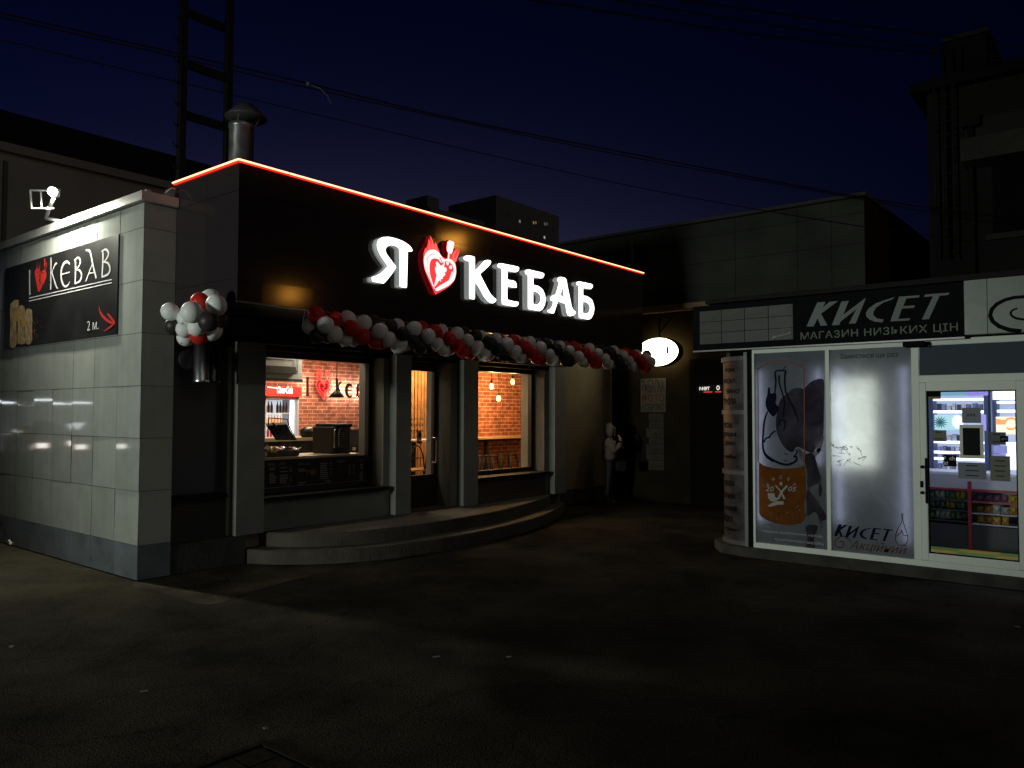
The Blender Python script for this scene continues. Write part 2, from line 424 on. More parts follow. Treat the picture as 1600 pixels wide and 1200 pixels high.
a2 = n_.new('ShaderNodeMath'); a2.operation = 'MULTIPLY'; l_.new(a1.outputs[0], a2.inputs[0]); l_.new(m3.outputs[0], a2.inputs[1])
mx_ = n_.new('ShaderNodeMix'); mx_.data_type = 'RGBA'; mx_.blend_type = 'MULTIPLY'; mx_.inputs['Factor'].default_value = 1; mx_.inputs['A'].default_value = (.43, .455, .415, 1)
l_.new(a2.outputs[0], mx_.inputs['B']); l_.new(mx_.outputs['Result'], bs.inputs['Base Color'])
# tiles on the long wall, each slightly out of true
rows = [.378, .955, 1.527, 2.094, 2.668, 3.243, 3.818, 4.09]
cols = [0.0, .556] + [.556 + .585 * i for i in range(1, 11)]
t = MB()
for i in range(len(rows) - 1):
    for j in range(len(cols) - 1):
        y0, y1 = cols[j] + .003, cols[j + 1] - .003; z0, z1 = rows[i] + .003, rows[i + 1] - .003
        a, c = random.gauss(0, .0016), random.gauss(0, .0016)
        q = lambda y, z: (-.002 + a * (y - y0) / (y1 - y0) + c * (z - z0) / (z1 - z0), y, z)
        if y1 > 6: y1 = 6
        if y0 > 6: continue
        t.quad(q(y0, z0), q(y0, z1), q(y1, z1), q(y1, z0))
for i in range(len(rows) - 1):
    t.quad((.002, -.0, rows[i] + .003), (XR - .004, 0, rows[i] + .003), (XR - .004, 0, rows[i + 1] - .003), (.002, 0, rows[i + 1] - .003))
t.recalc = False
t.build('tile_cladding', M_tile, tb)
t = MB()
for j in range(0, len(cols) - 1):
    y0, y1 = cols[j] + .002, min(cols[j + 1] - .002, 6)
    if y0 < 6: t.box(-.004, .006, y0, y1, .015, .376)
t.box(.0, XR - .004, -.003, .006, .015, .376)
t.build('plinth', M_plinth, tb)
b = MB(); b.box(-.06, .16, -.06, 6.2, 4.10, 4.20); b.box(.16, XR - .01, -.06, .1, 4.10, 4.20)
b.box(.0, .05, -.04, 6.1, 4.205, 4.225); b.build('coping', M_coping, tb)
bx('roof', M_darkroof, tb, .16, 1.46, .71, 6.0, 4.10, 4.15)

# banner
ba = empty('banner', (0, 2.25, 3.2), 'black banner lettered I KEBAB with a red heart and arrow, on the grey tiled wall', 'banner')
M_ban = mat('banner_vinyl', (.012, .012, .012), .45, noise=.3, nscale=2)
bx('sheet', M_ban, ba, -.022, -.006, .555, 3.985, 2.682, 3.818)
M_white_print = mat('white_print', (.72, .72, .70), .5)
M_red_print = mat('red_print', (.62, .03, .025), .5)
def banpt(cx, cy): return pl(cx / 6, 360 + cy / 6, 0, -.022)
KW = {
 'I': [[(280, 372, 14), (281, 400, 10), (280, 480, 10), (282, 580, 11), (284, 604, 15)]],
 'K': [[(480, 258, 10), (481, 300, 10), (479, 450, 9), (478, 556, 11)], [(488, 400, 5), (505, 350, 5), (525, 312, 9), (538, 312, 5)], [(488, 390, 7), (508, 455, 9), (528, 520, 10), (547, 548, 3)]],
 'E': [[(658, 318, 4), (640, 298, 8), (612, 300, 10), (585, 340, 12), (574, 420, 12), (588, 495, 11), (612, 524, 8), (640, 512, 7), (656, 478, 2)], [(575, 412, 5), (620, 402, 4), (656, 392, 4)]],
 'B': [[(706, 275, 8), (710, 300, 10), (710, 400, 10), (706, 502, 10)], [(700, 278, 4), (735, 256, 7), (756, 285, 9), (742, 335, 7), (718, 362, 4)], [(716, 366, 4), (752, 378, 8), (768, 425, 10), (750, 475, 9), (704, 500, 6)]],
 'A': [[(806, 188, 4), (830, 186, 8), (852, 215, 10), (872, 320, 10), (905, 448, 10)], [(866, 318, 4), (838, 395, 6), (806, 478, 8)], [(838, 402, 4), (884, 396, 4)]],
 'B2': [[(965, 195, 8), (968, 240, 10), (964, 350, 10), (958, 442, 10)], [(952, 198, 4), (995, 178, 7), (1020, 215, 9), (1002, 265, 7), (974, 295, 4)], [(974, 297, 4), (1015, 308, 8), (1034, 360, 10), (1016, 410, 9), (956, 438, 6)]],
}
w = MB()
GLY = {}
for gi, (k, sts) in enumerate(KW.items()):
    GLY[k] = []
    for si, st in enumerate(sts):
        sp = smooth_pts(st, 5)
        pts = [(banpt(x, y), wd / 6 / 133.0 * 1.25) for x, y, wd in sp]
        stroke(w, pts, (-1, 0, 0), .003 + .0004 * si)
        GLY[k].append([(-p.y, p.z, wd) for p, wd in pts])
for y0, y1 in ((635, 460), (663, 490)):
    stroke(w, [(banpt(275, y0), .006), (banpt(1050, y1), .006)], (-1, 0, 0), .003)
w.recalc = False
text(w, '2 м.', pl(136, 517, 0, -.026) , YM, ZP, .30, .115)
w.build('white_lettering', M_white_print, ba)
HEART = [(365, 580), (345, 500), (330, 420), (332, 375), (350, 360), (375, 372), (390, 400), (400, 380), (420, 372), (437, 395), (432, 450), (400, 520)]
h = MB(); h.poly([[banpt(x, y) for x, y in smooth_loop(HEART)]], (-1, 0, 0)); h.v = [(v[0] - .0031, v[1], v[2]) for v in h.v]
for st in ([(348, 365, 9), (350, 330, 6), (352, 285, 1)], [(368, 368, 9), (376, 335, 6), (380, 305, 1)], [(420, 265, 12), (424, 300, 14), (422, 335, 10)], [(422, 335, 4), (418, 380, 4)], [(440, 300, 4), (438, 345, 4), (428, 375, 4)]):
    stroke(h, [(banpt(x, y), wd / 700) for x, y, wd in st], (-1, 0, 0), .0036)
h.recalc = False
h.build('heart_emblem', M_red_print, ba)
h = MB()
for st in (smooth_pts([(930, 705, 2), (945, 770, 10), (985, 825, 13), (1030, 858, 12), (1070, 868, 8)]), [(1012, 780, 8), (1040, 815, 12), (1080, 868, 10)], [(975, 945, 2), (1030, 910, 9), (1080, 866, 9)]):
    stroke(h, [(banpt(x, y), wd / 700) for x, y, wd in st], (-1, 0, 0), .0033 + random.random() * .001)
h.recalc = False
h.build('arrow', M_red_print, ba)
d = MB()
for st in ([(350, 400, 3), (372, 385, 3), (385, 420, 3), (395, 398, 3), (418, 395, 3)], [(370, 415, 6), (382, 440, 8), (372, 470, 7), (385, 490, 6), (370, 520, 3)]):
    stroke(d, [(banpt(x, y), wd / 800) for x, y, wd in smooth_pts(st)], (-1, 0, 0), .0045)
d.recalc = False
d.build('emblem_lines', M_ban, ba)
f = MB()
for loop in ([(100, 690), (170, 650), (178, 690), (155, 830), (160, 1010), (150, 1090), (95, 1090), (100, 900)], [(165, 770), (185, 705), (232, 715), (236, 830), (232, 980), (240, 1055), (168, 1060), (170, 900)], [(245, 745), (298, 742), (304, 800), (304, 980), (298, 1055), (244, 1060), (240, 900)], [(150, 770), (190, 770), (180, 840), (150, 850)], [(205, 850), (240, 840), (248, 890), (215, 910)]):
    f.m = 0 if len(loop) > 4 else 1
    k = len(f.v); f.poly([[banpt(x, y) for x, y in smooth_loop(loop, 2)]], (-1, 0, 0)); z = .003 + .0005 * random.random() + (.001 if f.m else 0)
    f.v[k:] = [(v[0] - z, v[1], v[2]) for v in f.v[k:]]
f.m = 2
for _ in range(70):
    x, y = random.choice([(random.uniform(105, 300), random.uniform(700, 1070)), (random.gauss(335, 25), random.uniform(820, 1030))])
    f.m = random.choice([2, 2, 3, 0]) if x > 305 else 2
    s_ = random.uniform(2, 9)
    stroke(f, [(banpt(x, y), .003), (banpt(x + random.uniform(-s_, s_) * 1.6, y + random.uniform(4, 24)), random.uniform(.002, .006))], (-1, 0, 0), .0055)
f.recalc = False
f.build('food_picture', [mat('print_bread', (.42, .29, .15), .5, noise=.4, nscale=14), mat('print_yellow', (.5, .28, .05), .5), mat('print_dark', (.05, .03, .02), .5), M_red_print], ba)

# floodlight on its arm
fl = empty('floodlight', (0, 2.14, 4.2), 'lit floodlight on a bent white arm above the grey tiled wall', 'floodlight')
M_whitemetal = mat('white_metal', (.75, .75, .73), .4)
FP = V((-.30, 1.62, 4.42))
ebw = pl(72, 341, 0, -.05)
base = pl(100, 347, 0, .03); base.z = 4.21
b = MB(); b.tube([base, base.lerp(ebw, .5), ebw], .022, 8); b.tube([ebw, ebw.lerp(FP, .5), FP + V((0.02, .03, -.02))], .022, 8); b.build('arm', M_whitemetal, fl)
b = MB(); b.obox(FP, (.055, .02, 0), (-.005, .03, .0), (0, 0, .045)); hd = b.build('lamp_head', mat('lamp_housing', (.06, .06, .06), .5), fl)
b = MB(); b.sphere(FP + V((-.04, -.05, -.012)), .052, 12, 8); b.build('lens', mat('flood_lens', (1, 1, 1), emit=(1, .97, .82), es=60), fl)
b = MB(); c0 = FP + V((-.05, .25, .0))
b.tube([c0 + V((-.08, .12, .06)), c0 + V((-.06, .12, -.16)), c0 + V((.1, -.1, -.16))], .012, 6); b.tube([c0 + V((-.08, .12, .06)), c0 + V((.12, -.15, .05))], .012, 6); b.tube([c0 + V((.0, .02, .06)), c0 + V((.01, .02, -.15))], .01, 6)
b.build('bracket', M_whitemetal, fl)

# ================================================================== KEBAB SHOP
ks = empty('kebab_shop', (4.5, .3, 0), 'kebab shop with a black panelled canopy edged in a red light line', 'building')
M_black = mat('black_gloss_panel', (.030, .025, .026), .10, spec=.5)
M_blackm = mat('black_matt', (.012, .012, .012), .65, spec=.15)
M_stone = mat('grey_render', (.20, .21, .19), .7, noise=.12, nscale=3, bump=.15, bscale=60)
M_frame = mat('dark_frame', (.02, .019, .018), .4)
M_glass = glass_mat('window_glass', (.95, .96, .95))
XE = 8.60; ZB, ZT = 2.945, 4.375; YF = -1.25
# fascia carcass and its panels
b = MB(); b.box(XR + .012, XE, YF + .012, YF + .12, ZB, ZT - .01); b.box(XR + .012, XR + .12, YF + .12, .3, ZB, ZT - .01); b.box(XE - .12, XE, YF + .12, .3, ZB, ZT - .01)
fa = b.build('fascia', M_blackm, ks)
xs = [XR]
x = .652
while x < XE: xs.append(x); x += .637
xs.append(XE)
zs = [ZB, 3.18, 4.085, ZT - .004]
b = MB()
for i in range(len(xs) - 1):
    for j in range(3):
        x0, x1, z0, z1 = xs[i] + .002, xs[i + 1] - .002, zs[j] + .002, zs[j + 1] - .002
        a, c = random.gauss(0, .0022), random.gauss(0, .0018)
        if j == 2 and abs(x0 - 3.2) < .05: a, c = TILT_A if 'TILT_A' in globals() else (0, 0)
        q = lambda x, z: (x, YF + a * (x - x0) / (x1 - x0) + c * (z - z0) / (z1 - z0), z)
        b.quad(q(x0, z0), q(x1, z0), q(x1, z1), q(x0, z1))
for j in range(3):
    for y0, y1 in ((YF, -.63), (-.63, .06)):
        b.quad((XR, y1 - .002, zs[j] + .002), (XR, y0 + .002, zs[j] + .002), (XR, y0 + .002, zs[j + 1] - .002), (XR, y1 - .002, zs[j + 1] - .002))
b.recalc = False
b.build('cladding_panel', M_black, fa)
b = MB(); b.box(XR + .003, XE, YF - .018, YF + .03, ZB - .012, ZB - .001); b.build('edge_trim', mat('trim_grey', (.22, .22, .22), .4), ks)
b = MB(); b.box(XR + .12, XE - .12, YF + .12, .0, ZB + .02, ZB + .05); b.build('soffit', M_blackm, ks)
b = MB(); b.box(XR + .12, XE - .12, -1.13, .66, 4.20, 4.25); b.box(XR + .12, 10.44, .66, 6.0, 4.20, 4.25); b.build('roof', M_darkroof, ks)
M_neon = mat('red_light_line', (1, .1, .05), emit=(1.0, .018, .008), es=1.4)
M_neonc = mat('red_light_core', (1, .5, .4), emit=(1.0, .46, .22), es=3.0)
for (p, q) in (((XR, .05), (XR, YF - .01)),):
    b = MB(); b.tube([(p[0] - .012, p[1], ZT + .008), (p[0] - .012, YF - .012, ZT + .008)], .019, 8); o = b.build('light_line', M_neon, ks); b = MB(); b.tube([(p[0] - .030, p[1], ZT + .012), (p[0] - .030, YF - .030, ZT + .012)], .0095, 6); b.build('light_core', M_neonc, o)
for x0, x1 in ((XR - .012, .935), (.948, XE)):
    b = MB(); b.tube([(x0, YF - .012, ZT + .008), (x1, YF - .012, ZT + .008)], .019, 8); o = b.build('light_line', M_neon, ks); b = MB(); b.tube([(x0 - (.014 if x0 < .5 else 0), YF - .030, ZT + .012), (x1, YF - .030, ZT + .012)], .0095, 6); b.build('light_core', M_neonc, o)

# facade: header, wall sections, piers
b = MB(); b.box(XR, 7.95, .2, .68, 2.60, 4.2); b.box(XR, 7.95, .02, .2, 2.66, 2.94); b.build('header', M_blackm, ks)
for x0, x1 in ((1.115, 1.54), (3.58, 4.0), (4.98, 5.484), (7.45, 7.95)):
    bx('wall_section', M_stone, ks, x0, x1, .14, .68, .34, 2.60)
for x0, x1 in ((1.16, 1.54), (3.70, 4.0), (5.134, 5.484), (7.588, 7.95)):
    bx('pier', M_stone, ks, x0, x1 - .003, 0, .139, .345, 2.66 - .003)
bx('side_wall', mat('tan_render', (.21, .16, .10), .85, noise=.15, nscale=2, bump=.2), ks, 7.952, 10.44, .55, .64, .02, 4.19)
bx('plinth', mat('dark_plinth', (.05, .045, .04), .9), ks, 7.955, 10.43, .52, .549, .01, .30)
# left bay
b = MB(); b.box(XR + .002, 1.113, .25, .4, .34, 2.6); b.build('bay_panel', mat('bay_dark', (.035, .036, .04), .5), ks)
bx('poster_board', mat('poster_board_grey', (.085, .09, .10), .4), ks, .40, 1.02, .235, .249, .86, 2.5)
bx('bay_sill', M_blackm, ks, XR + .004, 1.112, .10, .249, .80, .85)
bx('bay_apron', mat('bay_apron_grey', (.05, .05, .05), .7), ks, XR + .004, 1.112, .2, .249, .34, .798)
# floor and steps
M_conc = mat('step_concrete', (.075, .066, .052), .9, noise=.3, nscale=3, bump=.6, bscale=35)
bx('floor', mat('shop_floor', (.22, .19, .16), .5), ks, XR + .01, 7.94, .14, .65, .02, .338)
bx('floor', MATS['shop_floor'], ks, XR + .01, 9.7, .651, 6.0, .02, .338)
lo = [(1.30, .135), (1.32, .0), (1.5, -.35), (1.95, -.8), (2.6, -1.08), (3.6, -1.19), (4.8, -1.10), (6, -.85), (7.0, -.45), (7.7, -.1), (7.95, .03), (7.95, .135)]
up = [(1.56, .137), (1.60, .0), (1.80, -.35), (2.3, -.7), (3.0, -.87), (3.86, -.89), (5, -.78), (6, -.53), (6.98, -.22), (7.45, .0), (7.5, .137)]
def slab(pts, z0, z1):
    pp = [pts[0]] + smooth_pts(pts[1:-1], 6) + [pts[-1]]
    n_ = len(pp); b = MB(); bev = .015
    inn = []
    c = V((4.6, .1))
    for p in pp: d = (c - V(p)).normalized(); inn.append((p[0] + d.x * bev, p[1] + d.y * bev))
    L = [[(p[0], p[1], z0) for p in pp], [(p[0], p[1], z1 - bev) for p in pp], [(p[0], p[1], z1) for p in inn]]
    for a, cc in ((0, 1), (1, 2)):
        b.add(L[a] + L[cc], [(i, (i + 1) % n_, n_ + (i + 1) % n_, n_ + i) for i in range(n_)])
    b.poly([L[2]], ZP)
    return b
slab(lo, .0, .17).build('step', M_conc, ks); slab(up, .1702, .34).build('step', M_conc, ks)
bx('apron', mat('base_dark', (.05, .05, .045), .9, noise=.3, bump=.4), ks, XR - .0, 1.29, .003, .139, .01, .338)

def window(x0, x1, z0, z1, yg, sillz, apron_m):
    wdw = MB()
    fw = .075
    for a in ((x0 + .002, x0 + fw, z0, z1), (x1 - fw, x1 - .002, z0, z1), (x0 + fw, x1 - fw, z0, z0 + fw), (x0 + fw, x1 - fw, z1 - fw, z1)):
        wdw.box(a[0], a[1], yg - .04, yg + .04, a[2], a[3])
    o = wdw.build('window', M_frame, ks)
    MB().quad((x0 + fw, yg, z0 + fw), (x1 - fw, yg, z0 + fw), (x1 - fw, yg, z1 - fw), (x0 + fw, yg, z1 - fw)).build('glass', M_glass, o)
    bx('sill', M_blackm, o, x0 + .003, x1 - .003, .02, yg - .041, sillz - .05, sillz)
    bx('apron', apron_m, ks, x0 + .003, x1 - .003, .10, yg + .04, .341, sillz - .052)
    return o
w1 = window(1.54, 3.58, .76, 2.598, .42, .76, M_stone)
w2 = window(5.484, 7.45, .76, 2.598, .42, .76, mat('brown_render', (.10, .075, .06), .8, noise=.1))

# menu boards on the window
mn = MB(); ym = .412
bx('menu_sheet', mat('menu_black', (.010, .009, .009), .5), w1, 1.62, 3.50, ym - .004, ym, .84, 1.195)
mt = MB()
def mtxt(s, px, py, hh, ww=None): text(mt, s, pl(px, py, 1, ym - .007), XP, ZP, ww, hh)
random.seed(3)
for (px, py, wpx) in ((437, 727, 10), (466, 727, 20), (527, 723, 15), (562, 721, 9), (418, 728, 12)):
    p = pl(px, py, 1, ym - .007)
    mtxt({437: 'КЕБАБ', 466: 'KEBAB в лаваші', 527: 'KEBAB BOX', 562: 'НАПОЇ', 418: 'МЕНЮ'}[px], px, py, .035, wpx / 107)
    mt.recalc = False; mt.build('lettering', mat('menu_print', (.32, .30, .27), .6), w1); mt = MB()
for cx, y0, n_, wpx in ((421, 732, 9, 12), (437, 732, 9, 15), (466, 731, 3, 18), (500, 725, 9, 16), (516, 725, 9, 3), (453, 732, 8, 3), (545, 727, 6, 3), (552, 727, 6, 3), (562, 724, 12, 8), (575, 724, 12, 2), (466, 755, 2, 14)):
    for k in range(n_):
        p = pl(cx, y0 + k * 2.9, 1, ym - .007); lw = wpx / 107 * random.uniform(.6, 1)
        if random.random() < .15: continue
        mt.quad(p, p + XP * lw, p + XP * lw + ZP * .011, p + ZP * .011)
    mt.recalc = False
    mt.build('lettering', mat('menu_print', (.32, .30, .27), .6), w1); mt = MB()
for (px, py, rx, rz) in ((486, 738, .11, .06), (449, 757, .06, .05), (511, 755, .07, .05), (531, 728, .04, .02), (531, 736, .035, .025)):
    mf = MB(); c = pl(px, py, 1, ym - .009)
    for _ in range(7):
        a, e = random.uniform(-.6, .6) * rx, random.uniform(-.6, .6) * rz
        mf.m = random.choice([0, 1, 2])
        r1, r2 = rx * random.uniform(.3, .55), rz * random.uniform(.3, .6)
        yy = c.y - random.random() * .002
        mf.add([(c.x + a + r1 * math.cos(q * .785), yy, c.z + e + r2 * math.sin(q * .785)) for q in range(8)], [tuple(range(8))])
    mf.recalc = False
    mf.build('food_picture', [mat('food_brown', (.10, .045, .02), .6), mat('food_tan', (.17, .12, .07), .6), mat('food_red', (.09, .02, .012), .6)], w1)

# door
do = MB(); y0 = .43
zd0, zd1 = .345, 2.598
gx0, gx1, gz0, gz1 = 4.30, 4.90, .84, 2.47
for a in ((4.003, gx0, zd0, zd1), (gx1, 4.977, zd0, zd1), (gx0, gx1, zd0, gz0), (gx0, gx1, gz1, zd1)):
    do.box(a[0], a[1], y0, y0 + .06, a[2], a[3])
do = do.build('door', mat('brown_door', (.028, .017, .013), .4), ks)
MB().quad((gx0, y0 + .03, gz0), (gx1, y0 + .03, gz0), (gx1, y0 + .03, gz1), (gx0, y0 + .03, gz1)).build('glass', M_glass, do)
h_ = MB(); hx = 4.87
h_.tube([(hx, y0, 1.03), (hx, y0 - .09, 1.03), (hx, y0 - .09, 1.42), (hx, y0, 1.42)], .013, 8); h_.build('handle', mat('steel', (.6, .6, .6), .25, 1), do)
nt = MB(); nt.m = 0
p = pl(651, 688, 1, y0 + .025); nt.quad(p, p + XP * .11, p + XP * .11 + ZP * .15, p + ZP * .15)
nt.m = 1; p = pl(651, 693.5, 1, y0 + .024); nt.quad(p, p + XP * .11, p + XP * .11 + ZP * .05, p + ZP * .05)
nt.m = 2; c = pl(656, 680, 1, y0 + .022); nt.add([(c.x + .03 * math.cos(q * .524), c.y, c.z + .045 * math.sin(q * .524)) for q in range(12)], [tuple(range(12))])
nt.recalc = False
nt.build('notice', [M_white_print, M_red_print, M_blackm], do, label='white notice with a masked face over a red strip')
st = MB()
xo = 4.415
for gi, k in enumerate(('K', 'E', 'B', 'A', 'B2')):
    g0 = GLY['K'][0][0][0]
    for sti in GLY[k]: stroke(st, [(V((4.44 + (u - g0) * .21, y0 + .024, 1.86 + (v - 3.35) * .21)), wd * .2) for u, v, wd in sti], (0, -1, 0), .0003 * gi)
M_stk = mat('sticker_grey', (.16, .13, .10), .5)
st.recalc = False; st.build('lettering', M_stk, do)
for (u, z) in ((4.43, 1.36), (4.53, 1.36)):
    st = MB(); st.recalc = False
    ring = [(V((u + .035 * math.cos(q * .45), y0 + .024, z + .035 * math.sin(q * .45))), .005) for q in range(15)]
    stroke(st, ring, (0, -1, 0), 0); stroke(st, [(V((u - .02, y0 + .024, z - .02)), .004), (V((u + .02, y0 + .024, z + .02)), .004)], (0, -1, 0), .001); st.build('prohibition_sign', M_stk, do)
st = MB(); st.recalc = False
for zz in (1.70, 1.62, 1.60, 1.52):
    for k in range(6): st.quad((4.36 + k * .06, y0 + .024, zz), (4.39 + k * .06, y0 + .024, zz), (4.39 + k * .06, y0 + .024, zz + .025), (4.36 + k * .06, y0 + .024, zz + .025))
st.recalc = False
st.build('small_print', M_stk, do)

# interior shell
BW = brick_mat('red_brick_wall'); BW2 = brick_mat('orange_brick_wall', c1=(.36, .10, .045), c2=(.24, .06, .03), mortar=(.55, .40, .28))
M_slat = mat('pine_batten', (.50, .26, .10), .5, noise=.3, nscale=5)
bx('brick_wall', BW, ks, 1.5, 7.3, 4.8, 4.9, .34, 3.1)
bx('brick_wall', BW2, ks, 7.0, 9.7, 2.0, 2.1, .34, 2.75)
bx('inner_wall', mat('cream_wall', (.5, .45, .38), .8), ks, 1.48, 1.54, .69, 4.79, .34, 3.1)
b = MB(); b.box(1.49, 7.3, .69, 4.79, 3.1, 3.15); b.box(7.3, 9.7, .69, 1.99, 2.75, 2.80); b.box(7.24, 7.3, .69, 1.99, 2.75, 3.1); b.build('ceiling', mat('white_ceiling', (.65, .62, .56), .9), ks)
bx('inner_wall', MATS['cream_wall'], ks, 9.64, 9.7, .61, 1.99, .34, 2.75)
b = MB()
for k in range(20): b.box(5.9 + k * .092, 5.9 + k * .092 + .062, 2.86, 2.92, .34, 3.09)
b.box(5.9, 7.75, 2.921, 2.95, .34, 3.09); b.build('batten_wall', M_slat, ks)

# interior ceiling lamps, assumed: unseen, added to light the rooms
light('AREA', (4.6, 2.6, 3.05), 75, (1.0, .77, .55), 'ceiling_light', .5, rot=(0, 0, 0))
light('AREA', (5.6, 3.6, 3.05), 85, (1.0, .74, .5), 'ceiling_light', .4, rot=(0, 0, 0))
light('AREA', (2.9, 1.2, 3.05), 14, (1.0, .85, .65), 'ceiling_light', .4, rot=(0, 0, 0))
light('AREA', (6.7, 2.1, 3.05), 60, (1.0, .62, .30), 'ceiling_light', .3, target=(6.9, 2.9, 1.6))

# ---- the illuminated letters on the fascia
sg = empty('illuminated_sign', (4.4, YF, 3.2), 'big white lit letters reading Я КЕБАБ with a red heart on the black fascia', 'sign')
M_lit = mat('lit_acrylic', (1, 1, 1), .3, emit=(1, 1, .97), es=2.6)
M_side = mat('letter_side', (.52, .55, .54), .5, emit=(.8, .9, .87), es=.22)
YL = YF - .078
A1 = lambda x, y: pl(720 + x / 7.2727, 380 + y / 7.2727, 1, YL)
A2 = lambda x, y: pl(560 + x / 8, 350 + y / 8, 1, YL)
LET = [
 (A2, [[(165, 665), (215, 650), (270, 622), (330, 570), (367, 525), (320, 460), (270, 385), (238, 310), (230, 250), (250, 195), (300, 165), (380, 160), (470, 180), (560, 215), (635, 265), (665, 300), (677, 330), (668, 343), (617, 343), (612, 560), (606, 802), (512, 785), (514, 500), (508, 305), (470, 278), (420, 263), (380, 268), (347, 295), (338, 330), (350, 370), (400, 440), (476, 537), (430, 610), (350, 710), (315, 745), (172, 718)]]),
 (A1, [[(30, 165), (40, 150), (65, 140), (120, 143), (155, 155), (160, 170), (160, 310), (185, 290), (240, 230), (265, 200), (300, 190), (335, 195), (345, 210), (335, 240), (290, 285), (220, 350), (235, 385), (300, 510), (340, 580), (380, 620), (405, 640), (395, 665), (365, 683), (335, 678), (295, 650), (250, 590), (210, 510), (180, 465), (160, 455), (160, 640), (95, 630), (95, 205), (60, 200), (35, 185)]]),
 (A1, [[(415, 250), (430, 230), (470, 230), (640, 265), (663, 275), (660, 305), (640, 325), (610, 330), (530, 312), (530, 415), (600, 425), (625, 440), (635, 475), (635, 505), (600, 505), (528, 490), (528, 640), (600, 660), (655, 668), (655, 695), (640, 715), (600, 720), (465, 695), (465, 290), (430, 278), (415, 265)]]),
 (A1, [[(725, 320), (740, 303), (780, 300), (920, 333), (948, 345), (945, 375), (930, 395), (905, 400), (825, 383), (825, 475), (880, 485), (930, 525), (955, 580), (965, 640), (955, 700), (930, 750), (895, 772), (860, 765), (762, 748), (762, 365), (735, 350)], [(822, 545), (822, 690), (865, 700), (895, 680), (908, 640), (905, 600), (885, 570), (855, 553)]]),
 (A1, [[(1095, 410), (1110, 388), (1140, 383), (1185, 395), (1200, 415), (1215, 500), (1240, 620), (1260, 720), (1280, 760), (1308, 780), (1305, 800), (1280, 822), (1240, 830), (1215, 820), (1200, 780), (1188, 690), (1105, 660), (1090, 700), (1065, 780), (1055, 797), (1020, 795), (985, 780), (985, 765), (1020, 745), (1040, 710), (1050, 660), (1020, 650), (1012, 630), (1025, 605), (1050, 590), (1075, 585), (1090, 540), (1110, 470), (1115, 435), (1095, 430)], [(1160, 495), (1130, 595), (1172, 606)]]),
 (A1, [[(1310, 455), (1325, 437), (1360, 437), (1480, 462), (1500, 475), (1498, 500), (1475, 523), (1390, 507), (1390, 593), (1440, 605), (1490, 640), (1512, 700), (1518, 750), (1505, 810), (1480, 855), (1450, 868), (1340, 848), (1340, 485), (1320, 478)], [(1388, 665), (1388, 795), (1430, 803), (1458, 780), (1468, 740), (1460, 700), (1435, 675), (1410, 668)]]),
]
def chain(loop):
    out = []
    n = len(loop)
    for i in range(n):   # round the corners of the traced outline a little
        a, p, c = V(loop[i - 1]), V(loop[i]), V(loop[(i + 1) % n])
        r = min(.22 * (a - p).length, .22 * (c - p).length, .03)
        q0 = p + (a - p).normalized() * r; q1 = p + (c - p).normalized() * r
        out += [q0, q0.lerp(p, .6).lerp(p.lerp(q1, .4), .5), q1]
    return out
for fn, loops in LET:
    L = [chain([fn(*q) for q in lp]) for lp in loops]
    fb = MB(); fb.poly(L, YM); fb.recalc = False
    o = fb.build('letter', M_lit, sg)
    sb = MB(); sb.poly([[p + V((0, .001, 0)) for p in lp] for lp in L], YM, .060, front=False); sb.build('letter_side', M_side, o)

A3 = lambda x, y: pl(640 + x / 9.233, 350 + y / 9.233, 1, YL)
M_hred = mat('lit_red', (.8, .05, .05), .3, emit=(1.0, .05, .055), es=1.0)
M_hpink = mat('lit_coral', (.9, .2, .15), .3, emit=(1.0, .13, .10), es=1.1)
M_hside = mat('red_side', (.35, .01, .02), .4, emit=(.5, .0, .008), es=.12)
heart_out = [(370, 1020), (330, 930), (270, 800), (215, 650), (195, 520), (200, 420), (225, 350), (250, 330), (262, 280), (272, 215), (290, 270), (297, 165), (325, 220), (345, 310), (372, 258), (395, 320), (430, 385), (440, 430), (480, 480), (545, 500), (555, 420), (540, 395), (530, 350), (540, 260), (570, 228), (640, 255), (643, 300), (625, 400), (600, 440), (625, 425), (660, 365), (690, 345), (700, 375), (720, 380), (715, 420), (690, 490), (660, 545), (668, 600), (675, 700), (650, 810), (580, 895), (480, 960)]
em = MB(); em.poly([[A3(*q) for q in heart_out]], YM); em.recalc = False
em = em.build('heart_emblem', M_hred, sg)
sb = MB(); sb.poly([[A3(*q) + V((0, .001, 0)) for q in heart_out]], YM, .060, front=False); sb.build('emblem_side', M_hside, em)
def layer(name, m, loops, lift, sm=True):
    b = MB()
    for lp in loops:
        b.poly([[A3(*q) - V((0, lift, 0)) for q in (smooth_loop(lp, 3) if sm else lp)]], YM)
    b.recalc = False
    return b.build(name, m, em)
M_hwhite = mat('lit_white_emblem', (1, 1, 1), .3, emit=(1, .96, .95), es=1.05)
layer('flame', M_hpink, [[(215, 400), (235, 350), (245, 400), (225, 440)], [(252, 390), (275, 300), (275, 215), (300, 300), (300, 360)], [(305, 350), (320, 280), (298, 175), (345, 280), (355, 360)], [(365, 370), (362, 320), (375, 265), (400, 350), (410, 390)]], .003)
layer('fork', M_hpink, [[(620, 520), (612, 460), (640, 400), (680, 350), (650, 440), (640, 480), (660, 490), (690, 420), (718, 385), (700, 450), (670, 540), (640, 545)]], .003)
layer('white_heart', M_hwhite, [[(350, 930), (290, 800), (225, 660), (205, 530), (225, 430), (280, 380), (350, 370), (410, 400), (455, 460), (500, 510), (560, 500), (620, 530), (660, 600), (668, 700), (640, 810), (560, 890), (450, 945), (380, 965), (370, 930)]], .003)
